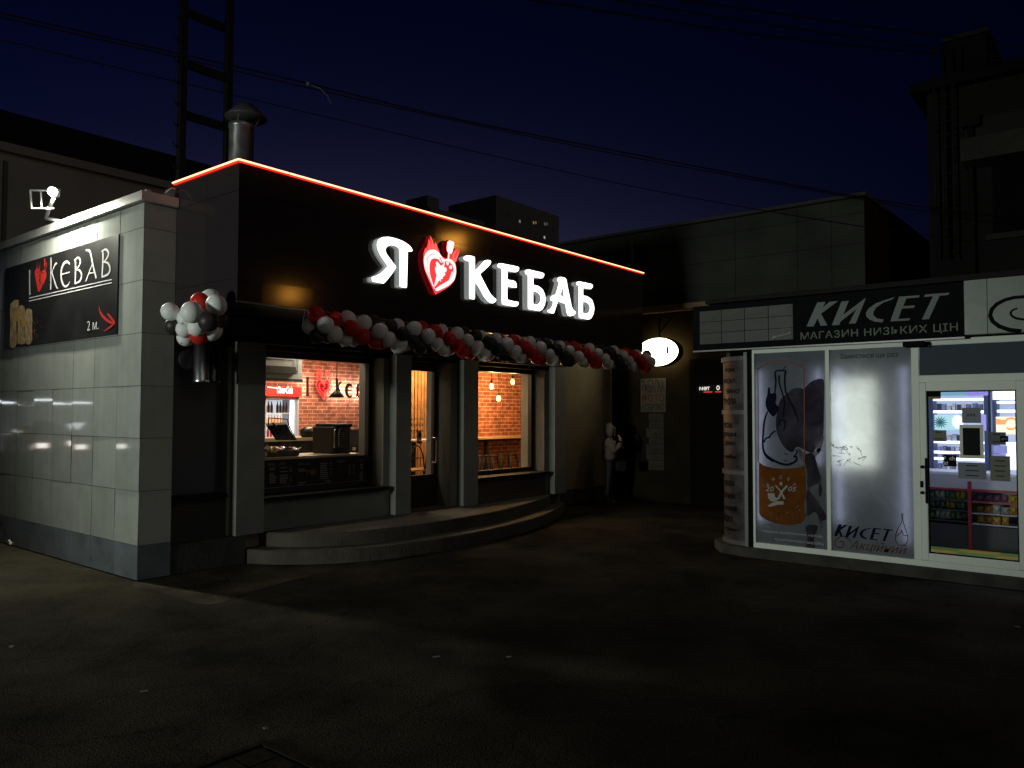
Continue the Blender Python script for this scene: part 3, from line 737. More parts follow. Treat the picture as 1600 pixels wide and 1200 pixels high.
layer('spatula', M_hwhite, [[(545, 260), (572, 235), (640, 262), (640, 300), (615, 410), (595, 435), (575, 415), (565, 510), (548, 510), (556, 410), (535, 385), (535, 330)]], .0035, False)
layer('inner_heart', M_hred, [[(345, 900), (310, 800), (285, 690), (285, 580), (310, 515), (350, 497), (410, 510), (450, 560), (500, 540), (560, 545), (610, 590), (630, 660), (610, 760), (540, 830), (430, 890), (365, 935)]], .006)
layer('meat_slice', M_hwhite, [[(350, 905), (365, 820), (380, 740), (365, 680), (362, 630), (380, 600), (372, 560), (395, 545), (440, 600), (470, 590), (500, 530), (495, 590), (490, 620), (525, 640), (522, 690), (495, 700), (510, 730), (470, 770), (475, 790), (440, 800), (450, 835), (420, 815), (390, 860)], [(375, 955), (480, 880), (560, 810), (600, 700), (615, 700), (600, 790), (540, 870), (440, 935)], [(520, 560), (545, 545), (560, 575), (540, 600)], [(560, 620), (595, 600), (605, 640), (580, 650)]], .009)
dm = MB()
for k in range(7):
    a = R(200 - k * 18); c = (345 + 95 * math.cos(a), 520 - 85 * math.sin(a))
    stroke(dm, [(A3(c[0] - 8, c[1] - 10), .006), (A3(c[0] + 8, c[1] + 10), .006)], YM, .0062)
for k in range(5): c = (450 + k * 28, 950 - k * 16); stroke(dm, [(A3(c[0], c[1] - 12), .006), (A3(c[0] + 4, c[1] + 10), .006)], YM, .0062)
stroke(dm, [(A3(430, 480), .008), (A3(465, 550), .008)], YM, .0065)
stroke(dm, [(A3(245, 570), .004), (A3(255, 680), .004), (A3(290, 770), .004)], YM, .0062)
dm.recalc = False; dm.build('ornament', M_hred, em)

# ---- interior things
def thing_box(name, label, cat, m, *a, **k):
    g = k.pop('group', None)
    o = MB().box(*a, **k).build(name, m, None, org=((a[0] + a[1]) / 2, (a[2] + a[3]) / 2, a[4]))
    return tag(o, label, cat, g)
M_bm = mat('black_plastic', (.012, .012, .014), .4, spec=.25)
M_ct = mat('beige_worktop', (.42, .36, .25), .4)
ct = empty('service_counter', (2.6, .9, .34), 'long dark serving counter with a pale worktop edge behind the window', 'counter')
bx('worktop', M_ct, ct, 1.56, 3.72, .72, 1.45, 1.165, 1.205); bx('front_panel', M_blackm, ct, 1.56, 3.72, .76, .8, .341, 1.164)
bc = empty('back_counter', (4.3, 2.7, .34), 'black back counter with a pale top in front of the brick wall', 'counter')
bx('worktop', M_ct, bc, 2.6, 5.35, 2.5, 3.1, 1.345, 1.40); bx('front_panel', M_blackm, bc, 2.6, 5.35, 2.54, 3.08, .341, 1.344)
# coffee machine
cm_ = empty('coffee_machine', (3.4, 1.05, 1.205), 'black box-shaped coffee machine with chrome rails on the serving counter', 'coffee machine')
c0 = pl(489, 709, 1, 1.33).x; c1 = pl(549, 709, 1, .85).x
b = MB(); b.box(c0, c1, .86, 1.35, 1.207, 1.60, bev=.015); b.build('body', M_bm, cm_)
b = MB(); b.box(c0 + .06, c1 + .01, .84, 1.36, 1.60, 1.645, bev=.01); b.build('top', M_blackm, cm_)
b = MB()
for xx in (c0 + .0, c0 + .085):
    b.tube([(xx + .06, .845, 1.57), (xx + .02, .835, 1.57), (xx, .83, 1.54), (xx, .83, 1.30)], .006, 6)
b.build('rail', mat('chrome', (.8, .8, .8), .12, 1), cm_)
b = MB()
for k in range(9): b.box(c0 + .02, c0 + .19, .848, .858, 1.30 + k * .026, 1.306 + k * .026)
b.build('drip_grille', mat('grey_metal', (.25, .25, .26), .3, 1), cm_)
bx('front_screen', mat('screen_black', (.03, .03, .035), .15), cm_, c0 + .29, c0 + .50, .85, .859, 1.32, 1.56)
bx('price_tag', M_white_print, cm_, c0 + .36, c0 + .41, .845, .858, 1.25, 1.29)
# contact grill
gr = empty('contact_grill', (2.2, 1.0, 1.205), 'open contact grill with its dark lid up and foil over the base', 'grill')
g0 = pl(412, 700, 1, .9).x; g1 = pl(462, 700, 1, .9).x
b = MB(); b.box(g0, g1, .80, 1.2, 1.207, 1.29, bev=.02); b.build('base', mat('grill_dark', (.05, .05, .05), .4), gr)
b = MB(); random.seed(5); nx, ny = 14, 8
gv = [[V((g0 - .02 + (g1 - g0 + .04) * i / nx, .78 + .44 * j / ny, 1.305 + random.uniform(-.012, .028))) for j in range(ny + 1)] for i in range(nx + 1)]
b.add([v for r_ in gv for v in r_], [(i * (ny + 1) + j, (i + 1) * (ny + 1) + j, (i + 1) * (ny + 1) + j + 1, i * (ny + 1) + j + 1) for i in range(nx) for j in range(ny)]); b.build('foil', mat('foil', (.75, .75, .74), .22, 1), gr)
b = MB(); q0, q1 = pl(416, 665, 1, 1.1), pl(448, 663, 1, 1.1); q2, q3 = pl(462, 688, 1, 1.15), pl(431, 688, 1, 1.15)
for p in (q0, q1, q2, q3): pass
b.add([q0, q1, q2, q3] + [p + V((.02, .05, .03)) for p in (q0, q1, q2, q3)], [(0, 1, 2, 3), (7, 6, 5, 4), (0, 4, 5, 1), (1, 5, 6, 2), (2, 6, 7, 3), (3, 7, 4, 0)]); b.build('lid', M_bm, gr)
b = MB(); b.tube([pl(419, 665, 1, 1.08), pl(420, 653, 1, 1.05), pl(449, 655, 1, 1.05), pl(451, 664, 1, 1.08), pl(463, 688, 1, 1.15)], .008, 6); b.tube([pl(426, 661, 1, 1.04), pl(432, 667, 1, 1.06)], .014, 6); b.build('handle', M_blackm, gr)
cl = MB(); random.seed(4)
for _ in range(9):
    c = pl(random.uniform(416, 430), random.uniform(698, 707), 1, .79); cl.sphere(c, random.uniform(.012, .03), 7, 5, (1.2, 1, .7))
tag(cl.build('cleaning_cloth', mat('yellow_cloth', (.55, .55, .08), .8), None, org=pl(422, 709, 1, .79)), 'crumpled yellow cloth at the foot of the open grill', 'cloth')
jr = MB(); c = pl(555, 681, 1, 1.3); jr.lathe(c, [(.03, 0), (.038, .02), (.038, .11), (.025, .12), (.025, .14)], 10)
tag(jr.build('jar', mat('jar_mix', (.45, .22, .13), .3, noise=.8, nscale=30), None, org=c), 'small glass jar of sweets beside the black coffee machine', 'jar')
tag(MB().sphere(pl(481, 676, 1, 2.6), .13, 14, 8, (1.2, .8, .8)).build('round_container', M_bm, None, org=pl(481, 680, 1, 2.6)), 'rounded black container on the back counter by the brick wall', 'container')
# TV
tv = empty('television', (3.9, 3.0, 2.5), 'dark television seen from behind, hung near the ceiling over the fridge', 'television')
t0, t1 = pl(412, 547, 1, 3.0), pl(472, 596, 1, 3.0)
b = MB(); b.box(t0.x - .3, t1.x, 3.0, 3.04, t1.z, t0.z + .1, bev=.01); b.build('screen_back', mat('tv_grey', (.10, .125, .13), .5), tv)
b = MB()
for s_ in (.06, .14): 
    b.tube([(t0.x - .2, 2.985, t0.z - s_), (t1.x - s_ - .03, 2.985, t0.z - s_), (t1.x - s_ - .06, 2.985, t1.z + .12)], .006, 6)
b.box(t0.x - .1, t1.x - .2, 2.90, 2.985, t1.z + .12, t1.z + .24); b.box(t0.x - .1, t1.x - .14, 2.93, 2.985, t1.z + .15, t1.z + .18); b.box(t0.x - .3, t1.x - .002, 2.97, 2.998, t1.z - .012, t1.z + .035)
b.build('wall_mount', M_blackm, tv)
b = MB(); b.tube([(t0.x + .1, 3.02, t0.z + .05), (t0.x + .1, 3.02, 3.10)], .03, 8); b.build('ceiling_pole', M_blackm, tv)
# fridge
fx1 = pl(467, 640, 1, 4.2).x; fx0 = fx1 - .75
fr = empty('drinks_fridge', (fx0 + .37, 4.4, .34), 'lit glass-door drinks fridge with a red Coca-Cola header', 'fridge')
zh0, zh1 = pl(440, 619, 1, 4.2).z, pl(440, 604, 1, 4.2).z
b = MB(); b.box(fx0, fx0 + .04, 4.2, 4.75, .35, zh0); b.box(fx1 - .035, fx1, 4.2, 4.75, .35, zh0); b.box(fx0, fx1, 4.7, 4.76, .35, zh0); b.box(fx0, fx1, 4.2, 4.75, zh0 - .06, zh0); b.box(fx0, fx1, 4.2, 4.75, .35, .6)
b.build('cabinet', mat('fridge_grey', (.35, .36, .38), .4), fr)
bx('back_light', mat('fridge_light', (1, 1, 1), emit=(.8, .88, 1), es=.55), fr, fx0 + .05, fx1 - .04, 4.68, 4.69, .62, zh0 - .07)
bx('light_strip', mat('fridge_tube', (1, 1, 1), emit=(.92, .96, 1), es=2.2), fr, fx1 - .12, fx1 - .04, 4.30, 4.32, .62, zh0 - .07)
hd = bx('header', mat('red_lightbox', (.6, .02, .02), .4, emit=(.85, .02, .015), es=.75), fr, fx0 - .05, fx1, 4.12, 4.5, zh0, zh1)
b = MB(); b.recalc = False
text(b, 'Coca-Cola', (pl(433, 615, 1, 4.115).x, 4.115, zh0 + .05), XP, ZP, .34, .135, bold=.03, shear=.35)
b.quad((fx0, 4.116, zh1 - .03), (fx1 - .33, 4.116, zh1 - .055), (fx1 - .33, 4.116, zh1 - .045), (fx0, 4.116, zh1 - .012))
b.build('header_lettering', mat('lit_white_script', (1, 1, 1), emit=(1, 1, 1), es=1.3), hd)
shelf_z = []
for py in (645, 666, 684):
    z = pl(440, py, 1, 4.3).z; shelf_z.append(z)
    bx('shelf', mat('wire_white', (.7, .7, .7), .4), fr, fx0 + .05, fx1 - .12, 4.28, 4.66, z - .012, z)
def bottle(name, label, c, h, r, mbody, mcap, grp):
    e = MB(); e.lathe(c, [(r, 0), (r, h * .55), (r * .9, h * .62), (r * .4, h * .82), (r * .38, h * .9)], 8)
    o = e.build(name, mbody, None, org=c); tag(o, label, 'bottle', grp)
    k = MB(); k.lathe(c, [(r * .45, h * .9), (r * .45, h)], 8); k.build('cap', mcap, o)
    return o
M_cola = mat('cola_dark', (.03, .01, .01), .15); M_orng = mat('orange_juice', (.75, .32, .02), .3, emit=(.8, .35, .02), es=.15); M_redb = mat('red_bottle', (.5, .02, .03), .3)
for zi, (m_, lab, r_) in enumerate(((M_cola, 'dark cola bottle on the top shelf of the drinks fridge', .026), (M_orng, 'orange drink bottle on the middle shelf of the drinks fridge', .022), (M_redb, 'red drink bottle on the low shelf of the drinks fridge', .024))):
    src = None
    for k in range(7):
        xx = fx1 - .17 - k * .066 - (.06 if zi == 0 and k > 3 else 0)
        if zi == 1: xx -= .12
        if src is None: src = bottle('bottle', lab, V((xx, 4.36, shelf_z[zi])), .215, r_, m_, M_redb if zi == 0 else M_white_print, 'bottles in the drinks fridge'); x0_ = xx
        else: c_ = copy_tree(src); c_.location.x += xx - x0_
# interior wall sign
iw = empty('wall_sign', (5.7, 4.78, 2.1), 'dark letters I KEBAB with a glowing red heart, lit from behind on brick', 'sign')
p0 = pl(481, 619, 1, 4.72); p1 = pl(481, 589, 1, 4.72)
gh = p1.z - p0.z
def gl(b, k, x0_, w_, z0_, hgt, y_, lift, wf=2.0):
    us = [u for s_ in GLY[k] for u, v, wd in s_]; vs_ = [v for s_ in GLY[k] for u, v, wd in s_]
    u0, u1, v0, v1 = min(us), max(us), min(vs_), max(vs_)
    for si, s_ in enumerate(GLY[k]):
        stroke(b, [(V((x0_ + (u - u0) / max(u1 - u0, .02) * w_ if k != 'I' else x0_ + (u - u0) * .3, y_, z0_ + (v - v0) / (v1 - v0) * hgt)), wd * wf) for u, v, wd in s_], (0, -1, 0), lift + si * .0004)
letters = [('I', 480, 4, 589, 619), ('K', 526, 12, 590, 621), ('E', 541, 12, 600, 620), ('B', 557, 10, 600, 620), ('A', 571, 11, 596, 620)]
bk = MB()
for (k, px, wp, ya, yb) in letters:
    b = MB(); b.recalc = False; a_ = pl(px, yb, 1, 4.66)
    gl(b, k, a_.x, wp / 78, a_.z, (yb - ya) / 78, 4.66, 0)
    b.build('letter', M_blackm, iw)
M_halo = mat('halo_led', (1, 1, 1), emit=(1, .93, .78), es=110)
for (k, px, wp, ya, yb) in letters:
    b = MB(); b.recalc = False; a_ = pl(px, yb, 1, 4.66)
    gl(b, k, a_.x, wp / 78, a_.z, (yb - ya) / 78, 4.668, 0, .55)
    b.build('halo_light', M_halo, iw)
def heart_ctr(cx, cz, s_, y_):
    out = []
    for k in range(30):
        q = 2 * math.pi * k / 30
        out.append(V((cx + s_ * 16 * math.sin(q) ** 3 / 17, y_, cz + s_ * (13 * math.cos(q) - 5 * math.cos(2 * q) - 2 * math.cos(3 * q) - math.cos(4 * q)) / 17 * 1.2)))
    return out
hc = pl(506, 606, 1, 4.66)
b = MB(); b.recalc = False; b.poly([heart_ctr(hc.x, hc.z, .19, 4.70)], YM); hm = b.build('heart', mat('dark_red_board', (.16, .005, .01), .4), iw)
M_nr = mat('red_neon', (1, .1, .1), emit=(1.0, .004, .008), es=3.2)
b = MB()
for s_ in (.2, .13): lp = heart_ctr(hc.x, hc.z, s_, 4.66); b.tube(lp + [lp[0]], .008, 6)
for st in ([(-.15, .16), (-.17, .30), (-.13, .40), (-.12, .25)], [(-.08, .2), (-.08, .38), (-.05, .25)], [(.06, .15), (.05, .28), (.05, .38), (.13, .38), (.12, .28), (.06, .28)], [(.14, .15), (.16, .25), (.19, .33)], [(-.03, .08), (.04, .04), (-.03, -.02), (.04, -.06), (-.02, -.12)]):
    b.tube([V((hc.x + x_, 4.66, hc.z + z_ * .95)) for x_, z_ in st], .008, 6)
b.build('neon_tube', M_nr, hm)
pd = empty('pendant_lamp', (4.2, 2.0, 3.1), 'black cone pendant lamp hanging in front of the wall sign', 'lamp')
pc = pl(526, 621, 1, 2.0); b = MB(); b.lathe(pc, [(.12, 0), (.125, .008), (.10, .05), (.05, .10), (.02, .115), (.02, .14)], 16); b.build('lamp_shade', M_blackm, pd)
b = MB(); b.tube([pc + V((0, 0, .13)), V((pc.x, pc.y, 3.1))], .006, 6); b.build('cord', M_blackm, pd)

# right room: bulbs, bar table, stools
M_bulb = mat('bulb_glow', (1, .8, .4), emit=(1, .62, .22), es=3.2)
for (px, py, lab) in ((768, 603, 'glowing bare bulb pendant, left and middle-high of the three in the brick room'), (801, 596, 'glowing bare bulb pendant, highest of the three in the brick room'), (779, 622, 'glowing bare bulb pendant, lowest of the three in the brick room')):
    c = pl(px, py, 1, 1.3)
    o = empty('pendant_bulb', (c.x, c.y, 2.75), lab, 'lamp', 'bare bulb pendants')
    b = MB(); b.lathe(c, [(.006, -.055), (.03, -.045), (.043, -.015), (.038, .02), (.02, .05)], 14); b.build('bulb', M_bulb, o)
    b = MB(); b.lathe(c, [(.02, .05), (.022, .1), (.01, .115)], 10); b.build('socket', M_blackm, o)
    b = MB(); b.tube([c + V((0, 0, .11)), V((c.x, c.y, 2.75))], .005, 6); b.build('cord', M_blackm, o)
    light('POINT', c + V((0, -.0, -.09)), 34, (1, .58, .23), 'bulb_light', .04)
bt = empty('bar_table', (8.2, 1.75, .34), 'narrow wooden bar table on black legs along the brick wall', 'table')
zt = pl(780, 684, 1, 1.6).z
b = MB(); b.box(7.05, 9.3, 1.6, 1.99, zt - .02, zt + .015); b.build('tabletop', mat('oak_top', (.5, .32, .16), .4, noise=.2), bt)
bx('rail', M_blackm, bt, 7.05, 9.3, 1.63, 1.96, zt - .06, zt - .021)
for px in (759, 830): 
    c = pl(px, 700, 1, 1.68); bx('leg', M_blackm, bt, c.x - .025, c.x + .025, 1.65, 1.7, .34, zt - .06)
def stool_at(px, lab, src=None):
    c = pl(px, 712, 1, 1.35)
    if src is None:
        zs_ = c.z; o = empty('bar_stool', (c.x, 1.35, .34), lab, 'stool', 'black metal bar stools')
        b = MB(); b.box(c.x - .105, c.x + .105, 1.24, 1.46, zs_ - .025, zs_, bev=.01); b.build('seat', M_blackm, o)
        for sx in (-1, 1):
            for sy in (-1, 1):
                b = MB(); b.tube([(c.x + sx * .09, 1.35 + sy * .09, zs_ - .025), (c.x + sx * .15, 1.35 + sy * .15, .34)], [.026, .018], 6); b.build('leg', M_blackm, o)
        b = MB(); zf = .62
        for (x0_, y0_, x1_, y1_) in ((-.13, -.13, .13, -.13), (.13, -.13, .13, .13), (.13, .13, -.13, .13), (-.13, .13, -.13, -.13)): b.tube([(c.x + x0_, 1.35 + y0_, zf), (c.x + x1_, 1.35 + y1_, zf)], .01, 6)
        b.build('footrest', M_blackm, o); return o
    o = copy_tree(src); o.location.x = c.x; o['label'] = lab; return o
s0 = stool_at(749, 'black metal bar stool at the left edge of the right window')
stool_at(768, 'black metal bar stool beside the black table leg', s0); stool_at(797, 'black metal bar stool standing furthest right at the bar table', s0); stool_at(785, 'black metal bar stool second from the right at the bar table', s0).location.y += .28
# table and chairs behind door
dt = empty('cafe_table', (6.6, 2.4, .34), 'small pale-topped table on one black post seen through the door', 'table')
c = pl(651, 687, 1, 2.2); bx('tabletop', mat('pale_top', (.6, .55, .48), .4), dt, c.x - .5, c.x + .6, 1.95, 2.6, c.z - .03, c.z)
bx('post', M_blackm, dt, c.x - .03, c.x + .03, 2.25, 2.31, .34, c.z - .031); bx('foot', M_blackm, dt, c.x - .22, c.x + .22, 2.1, 2.45, .34, .36)
def chair(px, lab, src=None):
    c = pl(px, 715, 1, 1.75)
    if src is not None:
        o = copy_tree(src); o.location.x = c.x; o['label'] = lab; return o
    o = empty('bistro_chair', (c.x, 1.75, .34), lab, 'chair', 'dark chairs at the pale table'); zs_ = .82
    b = MB(); b.box(c.x - .2, c.x + .2, 1.55, 1.95, zs_ - .03, zs_, bev=.01); b.build('seat', mat('wood_seat', (.3, .15, .06), .4), o)
    b = MB(); b.tube([(c.x - .18 + .36 * k / 12 * 1.0, 1.56, zs_ + .42 * math.sin(math.pi * k / 12) ** .5) for k in range(13)], .012, 6); b.tube([(c.x - .16, 1.56, zs_ + .2), (c.x + .16, 1.56, zs_ + .2)], .01, 6); b.build('backrest', M_blackm, o)
    for sx in (-1, 1):
        for sy in (-1, 1): b = MB(); b.tube([(c.x + sx * .17, 1.75 + sy * .17, zs_ - .03), (c.x + sx * .2, 1.75 + sy * .2, .34)], .013, 6); b.build('leg', M_blackm, o)
    return o
ch = chair(664, 'dark bent-back chair right of the black table post'); chair(640, 'dark bent-back chair left of the black table post', ch)

# ================================================================== BALLOONS
def balloon_mesh():
    b = MB(); b.lathe((0, 0, 0), [(.004, -1.12), (.05, -1.17), (.06, -1.12), (.015, -1.06)], 8)
    prof = [(.02, -1.07), (.12, -1.03), (.34, -.93)] + [(math.sin(R(a)) * (1.0 if a < 90 else 1), -math.cos(R(a))) for a in range(28, 180, 11)] + [(.02, 1.0)]
    b.lathe((0, 0, 0), prof, 20); return b
BM = {'white': mat('white_latex', (.84, .88, .86), .42, noise=.04, spec=.35), 'red': mat('red_latex', (.58, .026, .018), .42, spec=.35), 'black': mat('black_latex', (.032, .031, .030), .45, spec=.35)}
SRC = {}
def balloon(c, r, colr, lab, grp):
    if colr not in SRC:
        o = balloon_mesh().build('balloon', BM[colr]); SRC[colr] = o
    else:
        o = SRC[colr].copy(); COL.objects.link(o)
    o.location = c; o.scale = (r * random.uniform(.95, 1.02), r * random.uniform(.95, 1.02), r * random.uniform(1.02, 1.14))
    o.rotation_euler = (random.uniform(-.9, .9), random.uniform(-.9, .9), random.uniform(0, 6))
    tag(o, lab, 'balloon', grp); return o
CL = [(266, 487, 14, 'white', 0, 'white balloon sticking out farthest left of the round bunch'), (272, 510, 14, 'black', .06, 'black balloon hanging at the lower left of the round bunch'), (281, 495, 13, 'black', .16, 'black balloon behind the left side of the round bunch'), (300, 488, 17, 'white', -.14, 'large white balloon at the very front of the round bunch'),
      (292, 497, 15, 'white', .0, 'white balloon tucked behind the large front one of the round bunch'), (288, 515, 13, 'white', .02, 'white balloon low on the left of the round bunch'), (291, 527, 14, 'white', .12, 'white balloon lowest of all in the round bunch'), (313, 472, 15, 'red', .04, 'red balloon at the top of the round bunch'),
      (328, 466, 14, 'white', .2, 'white balloon half hidden at the very top of the round bunch'), (338, 477, 16, 'white', -.04, 'white balloon high on the right of the round bunch'), (326, 502, 16, 'black', -.12, 'black balloon at the front right of the round bunch'), (343, 501, 13, 'black', .06, 'black balloon at the right edge of the round bunch'),
      (309, 511, 15, 'white', -.02, 'white balloon in the middle of the round bunch between red ones'), (312, 523, 16, 'red', .03, 'red balloon at the bottom of the round bunch'), (331, 517, 16, 'white', .06, 'white balloon at the lower right of the round bunch'), (297, 506, 14, 'red', .08, 'red balloon in the middle of the round bunch, mostly covered')]
for (px, py, rp, colr, dd, lab) in CL:
    dp = 7.55 + dd * 1.7
    balloon(at(px, py, dp), rp / F_PX * dp, colr, lab, 'balloons in the round bunch')
random.seed(11)
seq = ['white', 'red', 'white', 'black']
n_r = 38
for i in range(n_r):
    x_ = 1.36 + i * (8.72 - 1.36) / (n_r - 1)
    zc = 2.775 - .02 * math.sin(math.pi * i / (n_r - 1)) 
    zone = 'left end' if i < 7 else 'stretch over the left window' if i < 15 else 'stretch over the door' if i < 23 else 'stretch over the right window' if i < 31 else 'far right end'
    for k in range(4):
        a = math.pi / 2 * k + i * math.pi / 4 * .98
        c = V((x_ + random.uniform(-.03, .03), -1.25 + .115 * math.cos(a), zc + .115 * math.sin(a)))
        r_ = random.choice([random.uniform(.094, .108), random.uniform(.082, .1)])
        balloon(c, r_, seq[k], '%s balloon in the garland under the black canopy, %s' % (seq[k], zone), '%s garland balloons, %s' % (seq[k], zone))
b = MB(); b.tube([(1.2, -1.26, 2.94), (1.35, -1.26, 2.80)], .004, 5); b.tube([(1.2, -1.24, 2.94), (1.16, -1.25, 2.78)], .003, 5)
tag(b.build('ribbon', M_white_print, None, org=(1.2, -1.26, 2.94)), 'white ribbon tying the left end of the balloon garland to the canopy', 'ribbon')

# shiny tubes under the bunch
tl = empty('tube_lantern', (.72, -.12, 2.6), 'shiny steel and clear tubes hanging under the balloon bunch by the grey corner', 'lantern')
zt0, zt1 = pl(325, 598, 1, -.1).z, pl(325, 533, 1, -.1).z
x0_, x1_ = pl(304, 560, 1, -.1).x, pl(346, 560, 1, -.1).x
b = MB(); b.lathe((x0_ + .085, -.10, 0), [(.085, zt0), (.09, zt0 + .01), (.085, zt0 + .035), (.083, zt0 + .04), (.083, zt1 + .1)], 28); b.build('steel_tube', mat('polished_steel', (.78, .80, .82), .3, 1), tl)
b = MB(); b.lathe((x1_ - .075, -.06, 0), [(.075, zt0), (.08, zt0 + .01), (.075, zt0 + .03), (.073, zt0 + .04), (.073, zt1 + .1)], 24); b.build('clear_tube', mat('dark_acrylic', (.02, .02, .022), .06, coat=.5), tl)
b = MB(); b.lathe((x0_ - .02, .0, (zt0 + zt1) / 2 + .02), [(.03, -.02), (.11, -.02), (.12, 0), (.11, .02), (.03, .02)], 20, axis='y'); b.build('fan_housing', mat('fan_dark', (.018, .018, .018), .5, spec=.2), tl)
b = MB(); b.tube([(x0_ + .085, -.1, zt1 + .1), (x0_ + .085, -.1, 2.96)], .02, 8); b.tube([(x0_ + .085, -.1, zt0 + .2), (x0_ + .02, .1, zt0 + .2), (x0_ + .02, .25, zt0 + .2)], .018, 8); b.build('hanger', M_blackm, tl)

# ================================================================== ROOF MAST AND FLUE
mst = empty('roof_mast', (1.8, 2.0, 4.15), 'tall black ladder-like steel mast rising from the flat roof', 'mast')
xl, xr_ = pl(285, 120, 1, 2.0).x, pl(357, 120, 1, 2.0).x
for x_ in (xl, xr_): bx('post', M_blackm, mst, x_ - .045, x_ + .045, 1.95, 2.05, 4.15, 9.2)
for (pa, pb) in (((292, 22), (352, 42)), ((290, 104), (352, 118)), ((287, 182), (352, 196)), ((295, -60), (352, -40))):
    z_ = (pl(*pa, 1, 2.0).z + pl(*pb, 1, 2.0).z) / 2
    bx('rung', M_blackm, mst, xl + .046, xr_ - .046, 1.97, 2.03, z_ - .055, z_ + .055)
b = MB()
for k in range(8): z_ = 5.2 + k * .3; b.tube([(xl - .045, 2, z_), (xl - .1, 2, z_ + .01), (xl - .12, 2, z_ + .05)], .012, 5)
b.build('hook', M_blackm, mst)
fu = empty('flue_pipe', (2.08, 1.5, 4.15), 'galvanised flue pipe with a wide conical rain cap behind the canopy', 'flue')
fz = pl(378, 195, 1, 1.5).z
b = MB(); b.lathe((2.08, 1.5, 0), [(.17, 4.15), (.17, fz - .06), (.178, fz - .055), (.178, fz)], 24); b.build('pipe', mat('galvanised', (.42, .44, .46), .35, .8, noise=.3, nscale=6), fu)
b = MB(); zc = pl(385, 186, 1, 1.5).z; b.lathe((2.15, 1.5, 0), [(.29, zc), (.295, zc + .015), (.12, zc + .19), (.02, zc + .24)], 24); b.build('rain_cap', mat('galvanised_dark', (.11, .11, .115), .55, .5), fu)
b = MB()
for q in range(4): b.tube([(2.08 + .165 * math.cos(q * 1.57 + .6), 1.5 + .165 * math.sin(q * 1.57 + .6), fz - .08), (2.15 + .22 * math.cos(q * 1.57 + .6), 1.5 + .22 * math.sin(q * 1.57 + .6), zc + .02)], .008, 5)
b.build('strut', MATS['galvanised'], fu)

# ================================================================== BACK BUILDINGS
M_rend = mat('dark_render', (.36, .38, .345), .85, noise=.15, nscale=.8)
rb = empty('rear_building', (2, 9, 0), 'long dark grey building with a pale roof edge strip behind the tiled one', 'building')
bx('wall', M_rend, rb, -.25, 13, 6.01, 14, .0, 6.08)
bx('edge_strip', mat('strip_grey', (.30, .30, .29), .7), rb, -.25, 13, 5.93, 6.005, 6.06, 6.20)
b = MB(); b.add([(-.25, 6.4, 6.21), (13, 6.4, 6.21), (13, 7, 7.08), (-.25, 7, 7.08), (-.25, 14, 7.08), (13, 14, 7.08), (-.25, 14, 6.21), (13, 14, 6.21)], [(0, 1, 2, 3), (3, 2, 5, 4), (4, 5, 7, 6), (0, 3, 4, 6), (1, 7, 5, 2)]); b.build('roof', M_darkroof, rb)
bx('downpipe', mat('pipe_grey', (.12, .12, .12), .6), rb, pl(5, 360, 1, 6).x - .03, pl(5, 360, 1, 6).x + .03, 5.94, 6.0, .2, 5.9)
b = MB(); b.tube([(.2, -.02, 4.22), (.28, -.03, 4.30), (XR - .02, .0, 4.31)], .008, 6); tag(b.build('loose_cable', M_white_print, None, org=(.2, 0, 4.22)), 'short white cable looping from the roof edge to the black canopy', 'cable')

wb = empty('passage_building', (12, 0, 0), 'plain building with a panelled upper wall behind the kiosk', 'building')
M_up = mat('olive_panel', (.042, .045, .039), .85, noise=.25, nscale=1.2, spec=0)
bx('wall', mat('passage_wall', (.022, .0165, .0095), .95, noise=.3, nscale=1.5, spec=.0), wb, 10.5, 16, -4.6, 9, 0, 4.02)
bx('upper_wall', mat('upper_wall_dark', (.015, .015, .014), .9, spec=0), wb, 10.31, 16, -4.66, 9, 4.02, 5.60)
b = MB(); b.recalc = False
yj = [-4.66, -4.1, -3.5] + [-3.5 + 1.19 * k for k in range(1, 11)]
for i in range(len(yj) - 1):
    for z0, z1 in ((4.03, 4.78), (4.79, 5.31), (5.32, 5.58)):
        b.quad((10.30, yj[i + 1] - .004, z0), (10.30, yj[i] + .004, z0), (10.30, yj[i] + .004, z1), (10.30, yj[i + 1] - .004, z1))
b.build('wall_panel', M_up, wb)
bx('coping', mat('coping_dark', (.05, .05, .048), .8, spec=0), wb, 10.24, 16, -4.7, 9, 5.601, 5.66)
bx('ledge', mat('ledge_brown', (.22, .15, .09), .8), wb, 10.2, 10.499, -4.6, 2, 3.90, 4.01)
bx('downpipe', mat('pipe_pale', (.08, .07, .06), .7), wb, 10.2, 10.26, -.1, -.04, 2.9, 5.4)
bx('doorway', mat('doorway_dark', (.008, .007, .006), .9, spec=0), wb, 10.47, 10.499, -3.4, -1.25, 0.0, 2.9)
